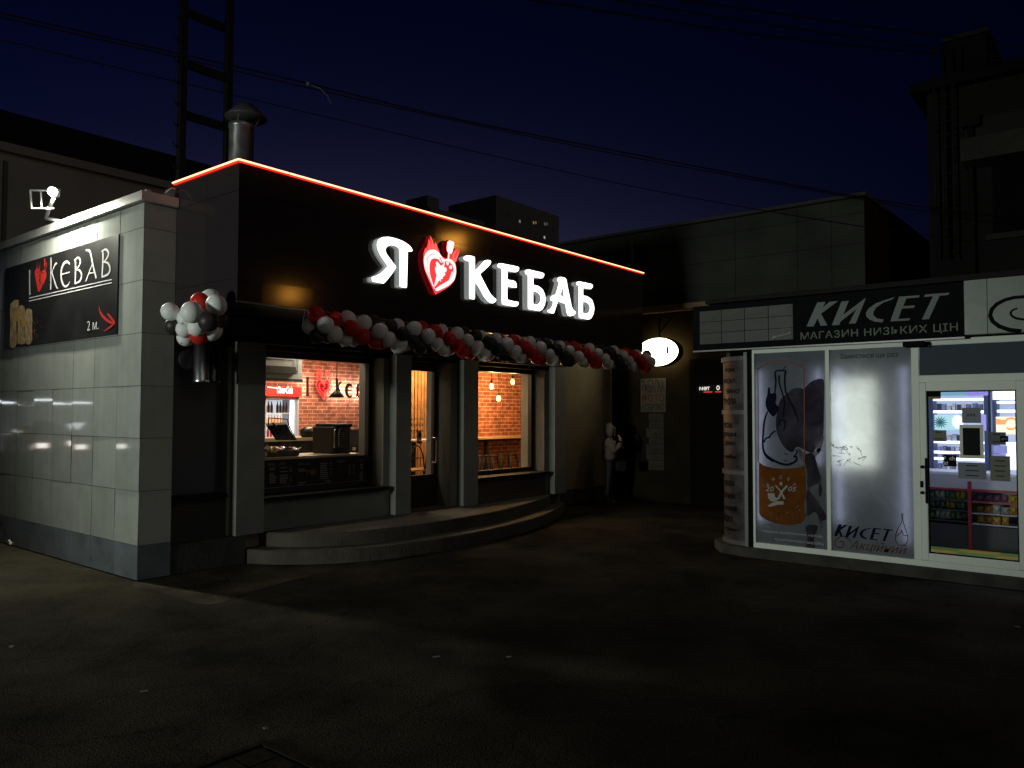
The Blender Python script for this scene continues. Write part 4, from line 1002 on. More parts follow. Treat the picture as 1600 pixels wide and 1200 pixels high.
# notices
nb = empty('notice_column', (10.5, -.42, 1.5), 'column of paper notices headed РЫБАЛКА ФОТО КСЕРОКС on the passage wall', 'notice board')
M_pap = mat('old_paper', (.10, .078, .048), .8, noise=.3, nscale=6); M_ink = mat('dark_ink', (.010, .008, .006), .7)
YN0, YN1 = pl(1001, 600, 0, 10.49).y, pl(1040, 600, 0, 10.49).y
WN = YN0 - YN1
def zn(py): return pl(1020, py, 0, 10.49).z
for z0, z1, txt, m_ in ((zn(614), zn(592), 'РЫБАЛКА', 0), (zn(629), zn(615), 'ФОТО', 1), (zn(643), zn(630), 'КСЕРОКС', 0)):
    o = bx('sheet', M_pap, nb, 10.488, 10.499, YN1, YN0, z0 - .01, z1 + .01)
    b = MB(); b.recalc = False
    text(b, txt, (10.485, YN0 - .03, z0 + .015), YM, ZP, WN - .06, z1 - z0 - .03, bold=.012)
    b.build('lettering', M_ink if not m_ else mat('red_ink', (.06, .012, .008), .7), o)
random.seed(9)
z = zn(646)
while z > .7:
    hh = random.uniform(.1, .24)
    o = bx('sheet', mat('paper_%d' % random.randint(0, 2), [(.055, .045, .03), (.04, .033, .024), (.05, .04, .026)][random.randint(0, 2)], .8, noise=.3, nscale=9), nb, 10.490, 10.499, YN1 + .05, YN0 - .2 + random.uniform(0, .08), z - hh + .012, z)
    b = MB(); b.recalc = False
    text(b, random.choice(['КСЕРОКС', 'СТРОК', 'РЕМОНТ', 'КЛЮЧІ']), (10.487, YN0 - .24, z - hh + .03), YM, ZP, WN - .34, hh * .45, bold=.01); b.build('lettering', M_ink, o)
    z -= hh
# oval lightbox
ov = empty('oval_lightbox', (10.1, -.5, 3.05), 'bright white oval lightbox hung at the end of the canopy', 'sign')
oc = pl(1027, 550, 0, 10.12)
def ell(cx, cy, cz, ry, rz, n_=40): return [V((cx, cy + ry * math.cos(2 * math.pi * k / n_), cz + rz * math.sin(2 * math.pi * k / n_))) for k in range(n_)]
b = MB(); b.recalc = False; b.poly([ell(oc.x, oc.y, oc.z, .47, .285)], (-1, 0, 0)); b.build('lit_face', mat('oval_glow', (1, 1, 1), emit=(1, .96, .66), es=7.0), ov)
b = MB(); b.poly([ell(oc.x - .006, oc.y, oc.z, .49, .3), ell(oc.x - .006, oc.y, oc.z, .468, .283)], (-1, 0, 0), .19); b.build('casing', M_blackm, ov)
b = MB(); b.recalc = False; b.poly([ell(oc.x + .182, oc.y, oc.z, .47, .285)], (1, 0, 0)); b.build('rear_fill', mat('oval_rear_fill', (1, 1, 1), emit=(1, .82, .42), es=5.0), ov)  # glowing back added as fill light for the passage wall behind
b = MB(); b.recalc = False
c_ = pl(1045, 547, 0, oc.x - .004)
stroke(b, [(V((c_.x, c_.y + .035 * math.cos(q), c_.z + .075 * math.sin(q))), .022 * math.sin((q + 1.9) / 3.8 * math.pi) + .004) for q in [-1.9 + .38 * k for k in range(11)]], (-1, 0, 0), 0)
c_ = pl(1040, 567, 0, oc.x - .004); text(b, 'www', (c_.x, c_.y, c_.z), YM, ZP, .12, .03)
b.build('emblem', mat('olive_print', (.22, .25, .03), .5), ov)
b = MB(); b.tube([(oc.x + .1, oc.y, oc.z + .29), (oc.x + .1, oc.y, oc.z + .75), (10.5, oc.y, oc.z + .75)], .016, 6); b.tube([(oc.x + .1, oc.y, oc.z + .4), (10.5, oc.y - .1, oc.z + .7)], .012, 6); b.build('bracket', M_blackm, ov)
# glowing lettering deep in the passage, standing for a sign mirrored in a window
rs = empty('sign_reflection', (10.46, -1.6, 2.35), 'tiny white-and-red glowing lettering standing for a window reflection deep in the dark passage', 'sign')
p = pl(1093, 610, 0, 10.46)
b = MB(); b.recalc = False; text(b, 'мет', (10.455, p.y, p.z), YM, ZP, .22, .07, bold=.02); text(b, 'о', (10.455, p.y - .36, p.z), YM, ZP, .07, .09, bold=.02); b.build('lettering', mat('lit_small', (1, 1, 1), emit=(1, .95, .9), es=.7), rs)
b = MB(); b.box(10.45, 10.456, p.y - .27, p.y - .09, p.z - .045, p.z - .025); b.box(10.45, 10.456, p.y - .46, p.y - .34, p.z - .045, p.z - .025); b.build('red_line', mat('lit_small_red', (1, .1, .1), emit=(.9, .02, .03), es=.7), rs)
bx('back_plate', M_blackm, rs, 10.458, 10.468, p.y - .5, p.y + .03, p.z - .06, p.z + .11)

# tall building with the ladder
ta = empty('tall_building', (15, -9, 0), 'tall dark grey building with a roof ladder, right behind the kiosk', 'building')
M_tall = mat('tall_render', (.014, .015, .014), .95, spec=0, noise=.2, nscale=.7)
XT = 12.0
TY = -5.34
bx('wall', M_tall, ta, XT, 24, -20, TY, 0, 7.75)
bx('cornice', mat('cornice_dark', (.008, .008, .008), .9, spec=0), ta, XT - .25, 24, -20, TY + .25, 7.751, 7.93)
bx('lower_block', mat('lower_block_dark', (.05, .05, .05), .9), ta, 16.01, 22, TY, 1.5, 0, 5.2)
rt = bx('roof_hut', mat('hut_dark', (.01, .01, .01), .9, spec=0), ta, XT + .3, XT + 2.4, pl(1540, 60, 0, XT + .3).y, pl(1473, 60, 0, XT + .3).y, 7.93, 8.75)
b = MB(); y0_, y1_ = pl(1545, 60, 0, XT + .2).y, pl(1470, 60, 0, XT + .2).y
b.box(XT + .2, XT + 2.5, y0_, y1_, 8.751, 8.83); b.build('hut_roof', M_darkroof, rt)
b = MB(); by0 = pl(1500, 230, 0, XT - .6).y; zb0, zb1 = pl(1500, 253, 0, XT - .6).z, pl(1500, 218, 0, XT - .6).z
b.box(XT - .6, XT - .002, -20, by0, zb0, zb1); b.build('balcony_band', mat('band_grey', (.032, .034, .030), .9, noise=.15, spec=0), ta)
bx('window', M_blackm, ta, XT - .02, XT - .001, -9, pl(1509, 200, 0, XT).y, zb1 + .02, zb1 + .5)
b = MB(); wy = pl(1550, 300, 0, XT - .03).y; wz0, wz1 = pl(1550, 365, 0, XT - .03).z, pl(1550, 250, 0, XT - .03).z
b.box(XT - .03, XT - .001, -9, wy, wz0, wz1)
k = wz0
while k < wz1 - .05: b.box(XT - .07, XT - .031, -8.95, wy - .03, k + .02, k + .045); k += .07
b.build('window', mat('shutter_black', (.006, .006, .006), .9, spec=0), ta)
bx('window_sill', mat('sill_grey', (.03, .03, .03), .9, spec=0), ta, XT - .12, XT - .001, -9, wy + .1, wz0 - .12, wz0 - .02)
la = MB(); ly0, ly1 = pl(1461, 250, 0, XT - .25).y, pl(1490, 250, 0, XT - .25).y
for y_ in (ly0, ly0 - .13, ly1 + .13, ly1): la.tube([(XT - .25, y_, 4.6), (XT - .25, y_, 8.5)], .017, 6)
k = 4.7
while k < 7.9: la.tube([(XT - .25, ly0, k), (XT - .25, ly1, k)], .011, 6); k += .24
for k in (5.6, 7.0): la.tube([(XT - .25, ly0, k), (XT, ly0, k)], .012, 6); la.tube([(XT - .25, ly1, k), (XT, ly1, k)], .012, 6)
la.build('ladder', M_blackm, ta)
b = MB(); b.tube([(XT - .1, ly1 - .25, 7.0), (XT - .1, ly1 - .25, 3.5)], .05, 8); b.box(XT - .2, XT - .01, ly1 - .4, ly1 - .12, 6.95, 7.12); b.build('downpipe', mat('pipe_dark', (.014, .014, .014), .9, spec=0), ta)

# far tower block
tw = empty('tower_block', (165, 150, 0), 'far apartment tower with a few lit windows beyond the red light line', 'building')
M_tw = mat('tower_concrete', (.20, .18, .17), .9)
Yt = 130
def tpx(px, py): return pl(px, py, 1, Yt)
pa, pb, pc_ = tpx(775, 305), tpx(873, 312), tpx(690, 312)
bx('wall', M_tw, tw, pa.x, pb.x, Yt, Yt + 18, 0, (pa.z + 62) / 2)
b = MB(); b.box(pc_.x, pa.x - .02, Yt + 4, Yt + 20, 0, 55); b.build('wing', M_tw, tw)
bx('lift_house', M_tw, tw, tpx(694, 300).x, tpx(712, 300).x, Yt + 6, Yt + 14, 55.02, 58.5)
b = MB(); b.recalc = False
for i in range(9):
    for j in range(5):
        x_ = pa.x + 2 + i * 3.0; z_ = 40 + j * 4.2
        b.quad((x_, Yt - .05, z_), (x_ + 1.4, Yt - .05, z_), (x_ + 1.4, Yt - .05, z_ + 1.6), (x_, Yt - .05, z_ + 1.6))
b.build('window_grid', mat('dark_pane', (.165, .15, .14), .7), tw)
for k, (px, py, c_, e_) in enumerate(((812, 346, (.8, .75, .6), .18), (833.5, 348, (1, .55, .2), .28), (837, 348, (1, .5, .2), .18), (851, 350, (.8, .6, .45), .09), (854.5, 350, (.8, .6, .45), .06), (850.5, 371, (.9, .85, .7), .35))):
    p = tpx(px, py); w_ = .25 if k in (1, 2) else .35
    b = MB(); b.recalc = False; b.quad((p.x - w_, Yt - .08, p.z - .4), (p.x + w_, Yt - .08, p.z - .4), (p.x + w_, Yt - .08, p.z + .4), (p.x - w_, Yt - .08, p.z + .4))
    b.build('lit_window', mat('lit_window_%d' % k, (1, 1, 1), emit=c_, es=e_), tw)

# ================================================================== KIOSK (КИСЕТ)
XK = 5.693
ki = empty('kiosk', (6.8, -6.0, 0), 'white framed liquor kiosk with backlit posters and a bright glass door', 'kiosk')
M_kf = mat('white_pvc', (.74, .80, .72), .5, noise=.06, nscale=4)
M_kblack = mat('kiosk_black', (.009, .010, .0105), .8, spec=.0)
M_curb = mat('kiosk_plinth', (.045, .043, .038), .95, noise=.5, nscale=4, bump=.8, bscale=25)
b = MB(); pp = [(XK - .12, -12.0), (XK - .12, -4.40), (XK - .02, -4.05), (XK + .3, -3.82), (9.5, -3.82), (9.5, -12.0)]
n_ = len(pp); b.add([(x, y, 0) for x, y in pp] + [(x, y, .118) for x, y in pp], [(i, (i + 1) % n_, n_ + (i + 1) % n_, n_ + i) for i in range(n_)] + [tuple(range(n_, 2 * n_))]); b.build('plinth', M_curb, ki)
def kbar(y0, y1, z0, z1, d0=-.03, d1=.05, m=M_kf, par=None, name='frame_bar', **k): return bx(name, m, par or ki, XK + d0, XK + d1, y0, y1, z0, z1, **k)
Y1, Y2, Y2b, Y3 = -4.498, -5.407, -5.452, -6.352
kbar(Y1, -12, .119, .185); kbar(Y1, -12, 2.575, 2.64, d0=-.028)
for y0, y1 in ((Y1 + .0, Y1 - .028), (Y2, Y2b), (Y3, Y3 - .075), (-7.50, -7.58)): kbar(y0, y1, .186, 2.574)
kbar(-6.428, -7.499, 2.165, 2.24)
kbar(-6.43, -7.498, 2.241, 2.573, .0, .012, mat('transom_grey', (.075, .092, .11), .8, spec=.0), name='transom_panel')
# left black gap and curved corner
kbar(-4.43, Y1 + .001, .119, 2.60, .01, .05, M_kblack, name='dark_gap')
kbar(-4.385, -4.43, .119, 2.60, -.03, .05, mat('aluminium_grey', (.15, .155, .155), .4), name='corner_post')
CC = V((XK + .47, -4.39)); RC = .46
def curve_pt(a, z, dr=0.0): return V((CC.x - (RC + dr) * math.cos(a), CC.y + (RC + dr) * math.sin(a), z))
b = MB(); b.recalc = False; na = 14
b.add([curve_pt(1.57 * i / na, z_) for z_ in (.15, 2.55) for i in range(na + 1)], [(i + 1, i, na + 1 + i, na + 2 + i) for i in range(na)], True)
M_news = mat('newsprint_dark', (.040, .036, .037), .45, noise=.75, nscale=7)
cs = b.build('curved_sheet', M_news, ki)
for z_ in (.12, 1.02, 1.80, 2.50):
    b = MB()
    for i in range(na):
        b.add([curve_pt(1.57 * (i + q) / na, zz, dd) for q in (0, 1) for zz in (z_, z_ + .055) for dd in (.002, .022)], [(0, 2, 6, 4), (1, 5, 7, 3), (0, 4, 5, 1), (2, 3, 7, 6)])
    b.build('curved_rail', mat('rail_grey', (.11, .11, .11), .4), ki)
b = MB(); b.recalc = False
random.seed(21)
for (txt, z_, hh, a0) in (('ВОДКА', 2.20, .07, .9), ('РОМ', 2.36, .05, .8), ('ТЕКІЛА', 1.93, .08, .95), ('ВИНО', 2.07, .06, .7), ('РОМ', 1.62, .07, .9), ('grappa', 1.50, .06, .95), ('ДЖИН', 1.38, .07, .85), ('vodka', 1.22, .06, .9), ('ЛІКЕР', .86, .07, .95), ('КОНЬЯК', .70, .07, 1.0), ('водка', .54, .06, .9), ('ВОДКА', .38, .09, 1.05), ('вермут', .27, .05, .9)):
    wd_ = .10 + .035 * len(txt)
    text(b, txt, None, None, None, wd_, hh, bold=.015, fmap=lambda u, v, a0=a0, z_=z_: curve_pt(a0 - u / RC, z_ + v, .004))
b.build('sheet_lettering', mat('sheet_ink', (.004, .004, .004), .8, spec=0), cs)
b = MB(); b.recalc = False
for k in range(70):
    z_ = random.uniform(.2, 2.48); a0 = random.uniform(.2, 1.2); w_ = random.uniform(.1, .4)
    hh = .006
    b.add([curve_pt(a0 + w_ * i / 4, zz, .003) for zz in (z_, z_ + hh) for i in range(5)], [(i + 1, i, 5 + i, 6 + i) for i in range(4)])
b.build('sheet_lines', mat('sheet_line_pale', (.075, .07, .07), .6), cs)
# roof, side wall and interior shell
M_in = mat('shop_inside', (.30, .32, .38), .7)
bx('roof', M_darkroof, ki, XK - .0, 9.5, -12, -3.85, 3.27, 3.33)
bx('side_wall', mat('kiosk_side', (.07, .065, .06), .9), ki, XK + .48, 9.45, -3.98, -3.93, .119, 3.26)
bx('back_wall', M_in, ki, 8.8, 8.86, -11, -3.99, .119, 3.26)
bx('partition', M_in, ki, XK + .4, 8.79, -5.90, -5.86, .119, 3.0)
bx('partition', M_in, ki, XK + .06, 8.79, -8.7, -8.66, .119, 3.0)
bx('ceiling', mat('shop_ceiling', (.5, .52, .56), .8), ki, XK + .06, 8.8, -11, -4.0, 2.66, 2.70)
bx('header_wall', M_kblack, ki, XK + .051, XK + .1, -12, -4.4, 2.575, 3.26)
# chequered floor
b = MB(); b.recalc = False
for i in range(8):
    for j in range(12):
        b.m = (i // 1 + j // 1) % 2
        x_, y_ = XK + .06 + i * .4, -8.66 + j * .25
        if y_ > -5.9: continue
        y_ = -8.66 + j * .42
        if y_ + .42 > -5.9: continue
        b.quad((x_, y_, .122), (x_ + .4, y_, .122), (x_ + .4, y_ + .42, .122), (x_, y_ + .42, .122))
b.build('floor', [mat('floor_green', (.16, .26, .06), .5, noise=.15), mat('floor_yellow', (.42, .30, .05), .5, noise=.15)], ki)

# backlit poster boxes
def pk(px, py, d=-.0): return pl(px, py, 0, XK + d)
M_p_white = translucent_mat('poster_white', (.50, .55, .59), .82, .14, 3)
def poster_box(y0, y1, z0, z1, label):
    o = MB().quad((XK + .012, y0, z0), (XK + .012, y1, z0), (XK + .012, y1, z1), (XK + .012, y0, z1)).build('poster', M_p_white, ki, label)
    c = MB(); xb = XK + .26
    c.box(xb, xb + .02, y1, y0, z0, z1); c.box(XK + .02, xb, y0 - .006, y0, z0, z1); c.box(XK + .02, xb, y1, y1 + .006, z0, z1); c.box(XK + .02, xb, y1 + .006, y0 - .006, z1 - .006, z1); c.box(XK + .02, xb, y1 + .006, y0 - .006, z0, z0 + .006)
    c.build('light_box', mat('box_white', (.16, .165, .175), .7), o)
    return o
p1 = poster_box(Y1 - .03, Y2 + .002, .187, 2.573, 'backlit poster of a bottle in line drawing over an orange label')
p2 = poster_box(Y2b - .002, Y3 + .002, .187, 2.573, 'pale backlit poster with a glowing patch and bottle logo at its foot')
M_tubeL = mat('led_tube_cold', (1, 1, 1), emit=(.74, .76, 1.0), es=2.0)
M_tubeW = mat('led_panel_warm', (1, 1, 1), emit=(1.0, 1.0, .82), es=1.3)
for (po, y_, z0, z1) in ((p1, Y1 - .085, .45, 2.34), (p1, Y2 + .10, 1.2, 2.36), (p2, Y2b - .09, .5, 2.36), (p2, Y3 + .09, .35, 2.35)):
    b = MB(); b.tube([(XK + .075, y_, z0), (XK + .075, y_, z1)], .012, 6); b.build('light_tube', M_tubeL, po)
yA, yB = pk(1299, 650, .1).y, pk(1372, 650, .1).y
bx('light_panel', M_tubeW, p2, XK + .10, XK + .11, yB, yA, pk(1330, 730, .1).z, pk(1330, 592, .1).z)

# poster 1 artwork
def art(name, m, par, loops=(), strokes=(), lift=.004, sub=3):
    b = MB(); b.recalc = False
    for lp in loops: b.poly([[V((XK + .012 - lift, q.y, q.z)) for q in (pk(*p, .012) for p in (smooth_loop(lp, sub) if sub > 1 else lp))]], (-1, 0, 0))
    for i, st in enumerate(strokes):
        stroke(b, [(V((XK + .012, 0, 0)) * 0 + pk(x, y, .012), wd / 127.0) for x, y, wd in smooth_pts(st, 5)], (-1, 0, 0), lift + i * .0002)
    return b.build(name, m, par)
C5 = lambda pts: [(1160 + x / 6.6667, 540 + y / 6.6667, *r_) for x, y, *r_ in pts]
C6 = lambda pts: [(1160 + x / 7.06, 700 + y / 7.06, *r_) for x, y, *r_ in pts]
M_orl = translucent_mat('poster_orange', (.21, .075, .018), .4, .25)
M_lin = translucent_mat('poster_brown_line', (.32, .14, .10), .3)
M_blk = translucent_mat('poster_black', (.012, .013, .03), .2)
M_smk = translucent_mat('poster_smoke', (.075, .066, .088), .5, .55, 3.5)
M_smk2 = translucent_mat('poster_smoke_pale', (.20, .19, .215), .5, .75, 5)
M_pgr = translucent_mat('poster_pale_print', (.55, .57, .54), .4)
art('orange_label', M_orl, p1, [C6([(185, 155), (240, 195), (330, 218), (430, 228), (540, 225), (630, 212), (695, 195), (698, 330), (700, 500), (702, 740), (690, 790), (640, 830), (560, 850), (470, 848), (370, 830), (270, 795), (205, 755), (186, 715), (184, 500), (184, 300)])], sub=1, lift=.004)
art('outline', M_lin, p1, (), [C5([(168, 1210, .9), (168, 700, .9), (165, 270, .9), (175, 240, .9), (240, 195, .9), (330, 175, .9), (430, 170, .9), (530, 180, .9), (600, 205, .9), (640, 240, .9), (645, 300, .9), (648, 700, .9), (648, 1250, .9)])], lift=.012)
art('smoke', M_smk, p1, [C5([(520, 450), (600, 440), (640, 450), (700, 390), (740, 365), (815, 345), (855, 390), (850, 700), (845, 920), (800, 1010), (760, 1080), (720, 1120), (600, 1060), (560, 1060), (520, 1110), (440, 1060), (380, 960), (350, 850), (360, 700), (400, 560), (470, 500)])], lift=.006)
art('smoke_wisps', M_smk2, p1, [C6([(620, 0), (680, 60), (760, 60), (850, 0), (870, 30), (800, 120), (850, 250), (870, 370), (760, 430), (750, 480), (840, 560), (850, 700), (890, 850), (860, 880), (820, 700), (700, 760), (690, 600), (720, 400), (700, 200), (640, 120)]), C5([(760, 1000), (850, 930), (830, 1050), (790, 1120)])], lift=.007)
art('smoke_dark', M_smk, p1, [C6([(690, 90), (780, 60), (830, 200), (850, 350), (780, 400), (720, 420), (715, 250)]), C6([(710, 480), (780, 520), (850, 620), (930, 760), (880, 800), (800, 700), (720, 740)]), C6([(700, 860), (830, 860), (790, 1000), (800, 1105), (700, 1105), (720, 980)]), C6([(860, 370), (880, 480), (850, 540), (840, 460)])], lift=.0085)
art('bottle_drawing', M_blk, p1, [C5([(270, 450), (290, 435), (298, 500), (345, 490), (360, 540), (350, 600), (380, 650), (330, 740), (270, 680), (245, 620), (250, 560), (265, 510)])],
    [C5([(340, 490, 1.2), (352, 380, 1.3), (345, 280, 1.2), (380, 262, 1.2), (450, 265, 1.4), (448, 300, 1.4), (445, 400, 1.3), (465, 510, 1.2), (540, 660, 1), (585, 780, .8)]), C5([(385, 310, 1.4), (390, 400, 1.2), (420, 500, 1.1), (440, 590, 1), (425, 745, .8)]), C5([(430, 260, .7), (440, 235, .6), (458, 214, .4)]), C5([(270, 680, 1), (235, 780, 1.5), (222, 900, 1.5), (218, 1050, 1.6), (250, 1150, 1.6), (330, 1210, 1.5)]), C6([(232, 0, 1.4), (260, 70, 1.7), (340, 130, 1.8), (430, 172, 1.9), (510, 182, 1.8), (590, 145, 1.6), (600, 95, 1.3), (570, 100, 1), (610, 40, 1), (590, 20, .8)]), C5([(350, 885, 1.1), (300, 925, 1.3), (285, 955, 1.3), (250, 965, 1.3), (228, 1010, 1.3)]), C5([(375, 840, .9), (400, 780, 1), (440, 780, 1), (450, 820, 1), (430, 890, .8)]), C6([(470, 55, .5), (490, 72, .6), (510, 68, .5)]), C6([(460, 130, .5), (480, 145, .6), (505, 138, .5)])], lift=.014)
b = MB(); b.recalc = False
for i, chx in enumerate('КИСЕТ'):
    a = R(150 - i * 30); c = C6([(430 + 150 * math.cos(a), 480 - 140 * math.sin(a))])[0]; q = pk(c[0], c[1], .012)
    t_ = a - math.pi / 2
    text(b, chx, V((XK - .004, q.y, q.z)), V((0, -math.cos(t_), math.sin(t_))), V((0, math.sin(t_), math.cos(t_))), None, .04, center=True, bold=.01)
q = pk(*C6([(255, 475)])[0], .012); text(b, '20', V((XK - .004, q.y, q.z)), YM, ZP, .115, .065, shear=.25, bold=.01)
q = pk(*C6([(510, 475)])[0], .012); text(b, '05', V((XK - .004, q.y, q.z)), YM, ZP, .105, .06, shear=.25, bold=.01)
b.build('lettering', M_pgr, p1); b = MB(); b.recalc = False
for st in (C6([(370, 410, 1.2), (430, 480, 1.2), (470, 560, 1.6)]), C6([(500, 415, 1.4), (440, 480, 1.6), (400, 560, 1.8)]), C6([(430, 375, 2.2), (432, 410, 2.2)]), C6([(290, 640, 1.0), (330, 625, 2.4), (390, 605, 2.8), (460, 605, 2.4)])):
    stroke(b, [(pk(x, y, .012), wd / 127) for x, y, wd in st], (-1, 0, 0), .0165 + random.random() * .001)
lp = C6([(283, 495), (360, 500), (365, 540), (385, 550), (400, 540), (400, 570), (360, 590), (320, 585), (290, 550)])
b.poly([[V((XK - .0055, q.y, q.z)) for q in (pk(*p, .012) for p in lp)]], (-1, 0, 0))
b.build('pipe_emblem', M_pgr, p1); b = MB(); b.recalc = False
for k in range(26):
    c = C6([(random.uniform(200, 690), random.uniform(240, 810))])[0]
    if 255 < (c[0] - 1160) * 7.06 < 600 and 320 < (c[1] - 700) * 7.06 < 690: continue
    q = pk(c[0], c[1], .012); s_ = random.uniform(.004, .008)
    b.quad(V((XK - .004, q.y + s_, q.z)), V((XK - .004, q.y, q.z - s_)), V((XK - .004, q.y - s_, q.z)), V((XK - .004, q.y, q.z + s_)))
b.build('speckle', M_pgr, p1)
b = MB(); b.recalc = False
q = pk(1192, 832, .012); text(b, 'продаж алкогольних напоїв', V((XK - .006, q.y, q.z)), YM, V((0, 0, 1)), .74, .045)
q = pk(1211, 845, .012); text(b, 'та тютюнових виробів', V((XK - .006, q.y, q.z)), YM, V((0, 0, 1)), .60, .045)
b.build('small_print', translucent_mat('poster_faint_print', (.70, .73, .75), .4), p1)
# poster 2 print
b = MB(); b.recalc = False
q = pk(1313, 563, .012); q2 = pk(1403, 560, .012)
text(b, 'Замислися ще раз', V((XK + .008, q.y, q.z)), YM, ZP, q.y - q2.y, .075)
KIS = {
 'К': [[(1258, 250), (1290, 250), (1210, 415), (1127, 417)], [(1345, 188), (1418, 180), (1262, 300), (1290, 408), (1228, 410)], ],
}
def kiset(b, P, lift):
    c1 = lambda pts: [(1070 + x / 5.926, 440 + y / 5.926) for x, y in pts]
    c2 = lambda pts: [(1330 + x / 5.926, 420 + y / 5.926) for x, y in pts]
    L = [c1([(1228, 193), (1303, 188), (1195, 415), (1127, 417)]), c1([(1340, 188), (1420, 180), (1262, 298), (1322, 405), (1258, 410), (1215, 300), (1232, 280)]),
         c1([(1452, 185), (1520, 178), (1430, 402), (1362, 405)]), c1([(1440, 372), (1465, 310), (1668, 156), (1648, 210)]), c1([(1620, 195), (1678, 153), (1584, 386), (1520, 390)]),
         c2([(408, 260), (330, 285), (230, 320), (165, 365), (138, 405), (140, 440), (170, 470), (220, 490), (290, 497), (302, 470), (240, 460), (207, 430), (207, 400), (232, 360), (300, 312), (380, 285)]),
         c2([(445, 258), (638, 245), (627, 265), (512, 275), (483, 347), (592, 338), (580, 362), (472, 368), (437, 465), (548, 458), (538, 478), (362, 488)]),
         c2([(685, 238), (912, 222), (900, 243), (820, 250), (720, 468), (655, 470), (758, 255), (675, 262)])]
    for i, lp in enumerate(L): b.poly([[P(*p, lift + .0003 * i) for p in lp]], (-1, 0, 0))
# source frame of the big letters on the fascia plane -> unit square, then fitted to the poster
fy0, fy1 = pl(1260, 500, 0, XK - .16).y, pl(1484, 460, 0, XK - .16).y
fz0, fz1 = pl(1262, 510, 0, XK - .16).z, pl(1480, 459, 0, XK - .16).z
ky0, ky1 = pk(1303, 830, .012).y, pk(1396, 830, .012).y
kz0, kz1 = pk(1303, 837, .012).z, pk(1303, 820, .012).z
def P2(px, py, lift):
    q = pl(px, py, 0, XK - .16); u = (q.y - fy0) / (fy1 - fy0); v = (q.z - fz0) / (fz1 - fz0)
    return V((XK + .008 - lift, ky0 + u * (ky1 - ky0), kz0 + v * (kz1 - kz0)))
kiset(b, P2, .0)
b.build('lettering', M_blk, p2); b = MB(); b.recalc = False
for st in ([(1409, 802, .5), (1409, 815, .5), (1403, 826, .5), (1399, 840, .5), (1403, 850, .5), (1412, 852, .5), (1418, 846, .5), (1418, 835, .5), (1414, 824, .5), (1411, 812, .5), (1411, 802, .5)], [(1400, 838, .5), (1408, 832, .5), (1409, 828, .5), (1412, 836, .5), (1418, 837, .5)]):
    stroke(b, [(pk(x, y, .012), wd / 127) for x, y, wd in smooth_pts(st)], (-1, 0, 0), .005)
b.build('bottle_outline', M_blk, p2)
b = MB(); b.recalc = False
q = pk(1328, 860, .012); q2 = pk(1418, 862, .012); text(b, 'Акційний', V((XK + .007, q.y, q.z)), YM, ZP, q.y - q2.y, .13, shear=.45)
stroke(b, [(pk(x, y, .012), .006) for x, y in smooth_pts([(1330, 846), (1318, 838), (1306, 844), (1306, 854), (1316, 855), (1318, 847), (1312, 846)])], (-1, 0, 0), .0055)
b.build('script_print', translucent_mat('poster_bronze', (.16, .07, .04), .3), p2)
b = MB(); b.recalc = False
q = pk(1306, 818, .012); text(b, 'Мережа магазинів', V((XK + .007, q.y, q.z)), YM, ZP, .66, .06)
b.build('faint_print', translucent_mat('poster_faint_blue', (.42, .48, .55), .5), p2)
random.seed(31)
art('scratches', translucent_mat('poster_scratch', (.20, .18, .13), .4), p2, (), [[(x_ := random.uniform(1302, 1350), y_ := random.uniform(690, 728), .35), (x_ + random.uniform(-5, 8), y_ + random.uniform(-3, 4), .5), (x_ + random.uniform(-8, 14), y_ + random.uniform(-3, 8), .2)] for _ in range(22)], lift=.005)

# kiosk door
kd = MB(); dy0, dy1, dz0, dz1 = -6.432, -7.497, .19, 2.163
gy0, gy1, gz0_, gz1_ = -6.502, -7.35, .27, 2.066
kd.box(XK - .05, XK + .03, gy0, dy0, dz0, dz1, bev=.008); kd.box(XK - .05, XK + .03, dy1, gy1, dz0, dz1, bev=.008); kd.box(XK - .048, XK + .03, gy1, gy0, dz0, gz0_); kd.box(XK - .048, XK + .03, gy1, gy0, gz1_, dz1)
kd = kd.build('door', M_kf, ki)
MB().quad((XK - .005, gy0, gz0_), (XK - .005, gy1, gz0_), (XK - .005, gy1, gz1_), (XK - .005, gy0, gz1_)).build('glass', M_glass, kd)
b = MB(); b.box(XK - .02, XK - .006, gy0 - .014, gy0, gz0_, gz1_); b.box(XK - .02, XK - .006, gy1, gy1 + .014, gz0_, gz1_); b.box(XK - .02, XK - .006, gy1 + .014, gy0 - .014, gz1_ - .014, gz1_); b.box(XK - .02, XK - .006, gy1 + .014, gy0 - .014, gz0_, gz0_ + .014); b.build('gasket', M_kblack, kd)
b = MB(); 
for py in (729, 769): q = pk(1443, py); b.tube([(XK - .05, q.y, q.z), (XK - .09, q.y, q.z)], .018, 8)
b.tube([(XK - .09, -6.50, pk(1443, 715).z), (XK - .09, -6.50, pk(1443, 785).z)], .014, 8); q = pk(1442, 756); b.box(XK - .07, XK - .051, q.y - .014, q.y + .014, q.z - .035, q.z + .035); b.build('handle', M_kblack, kd)
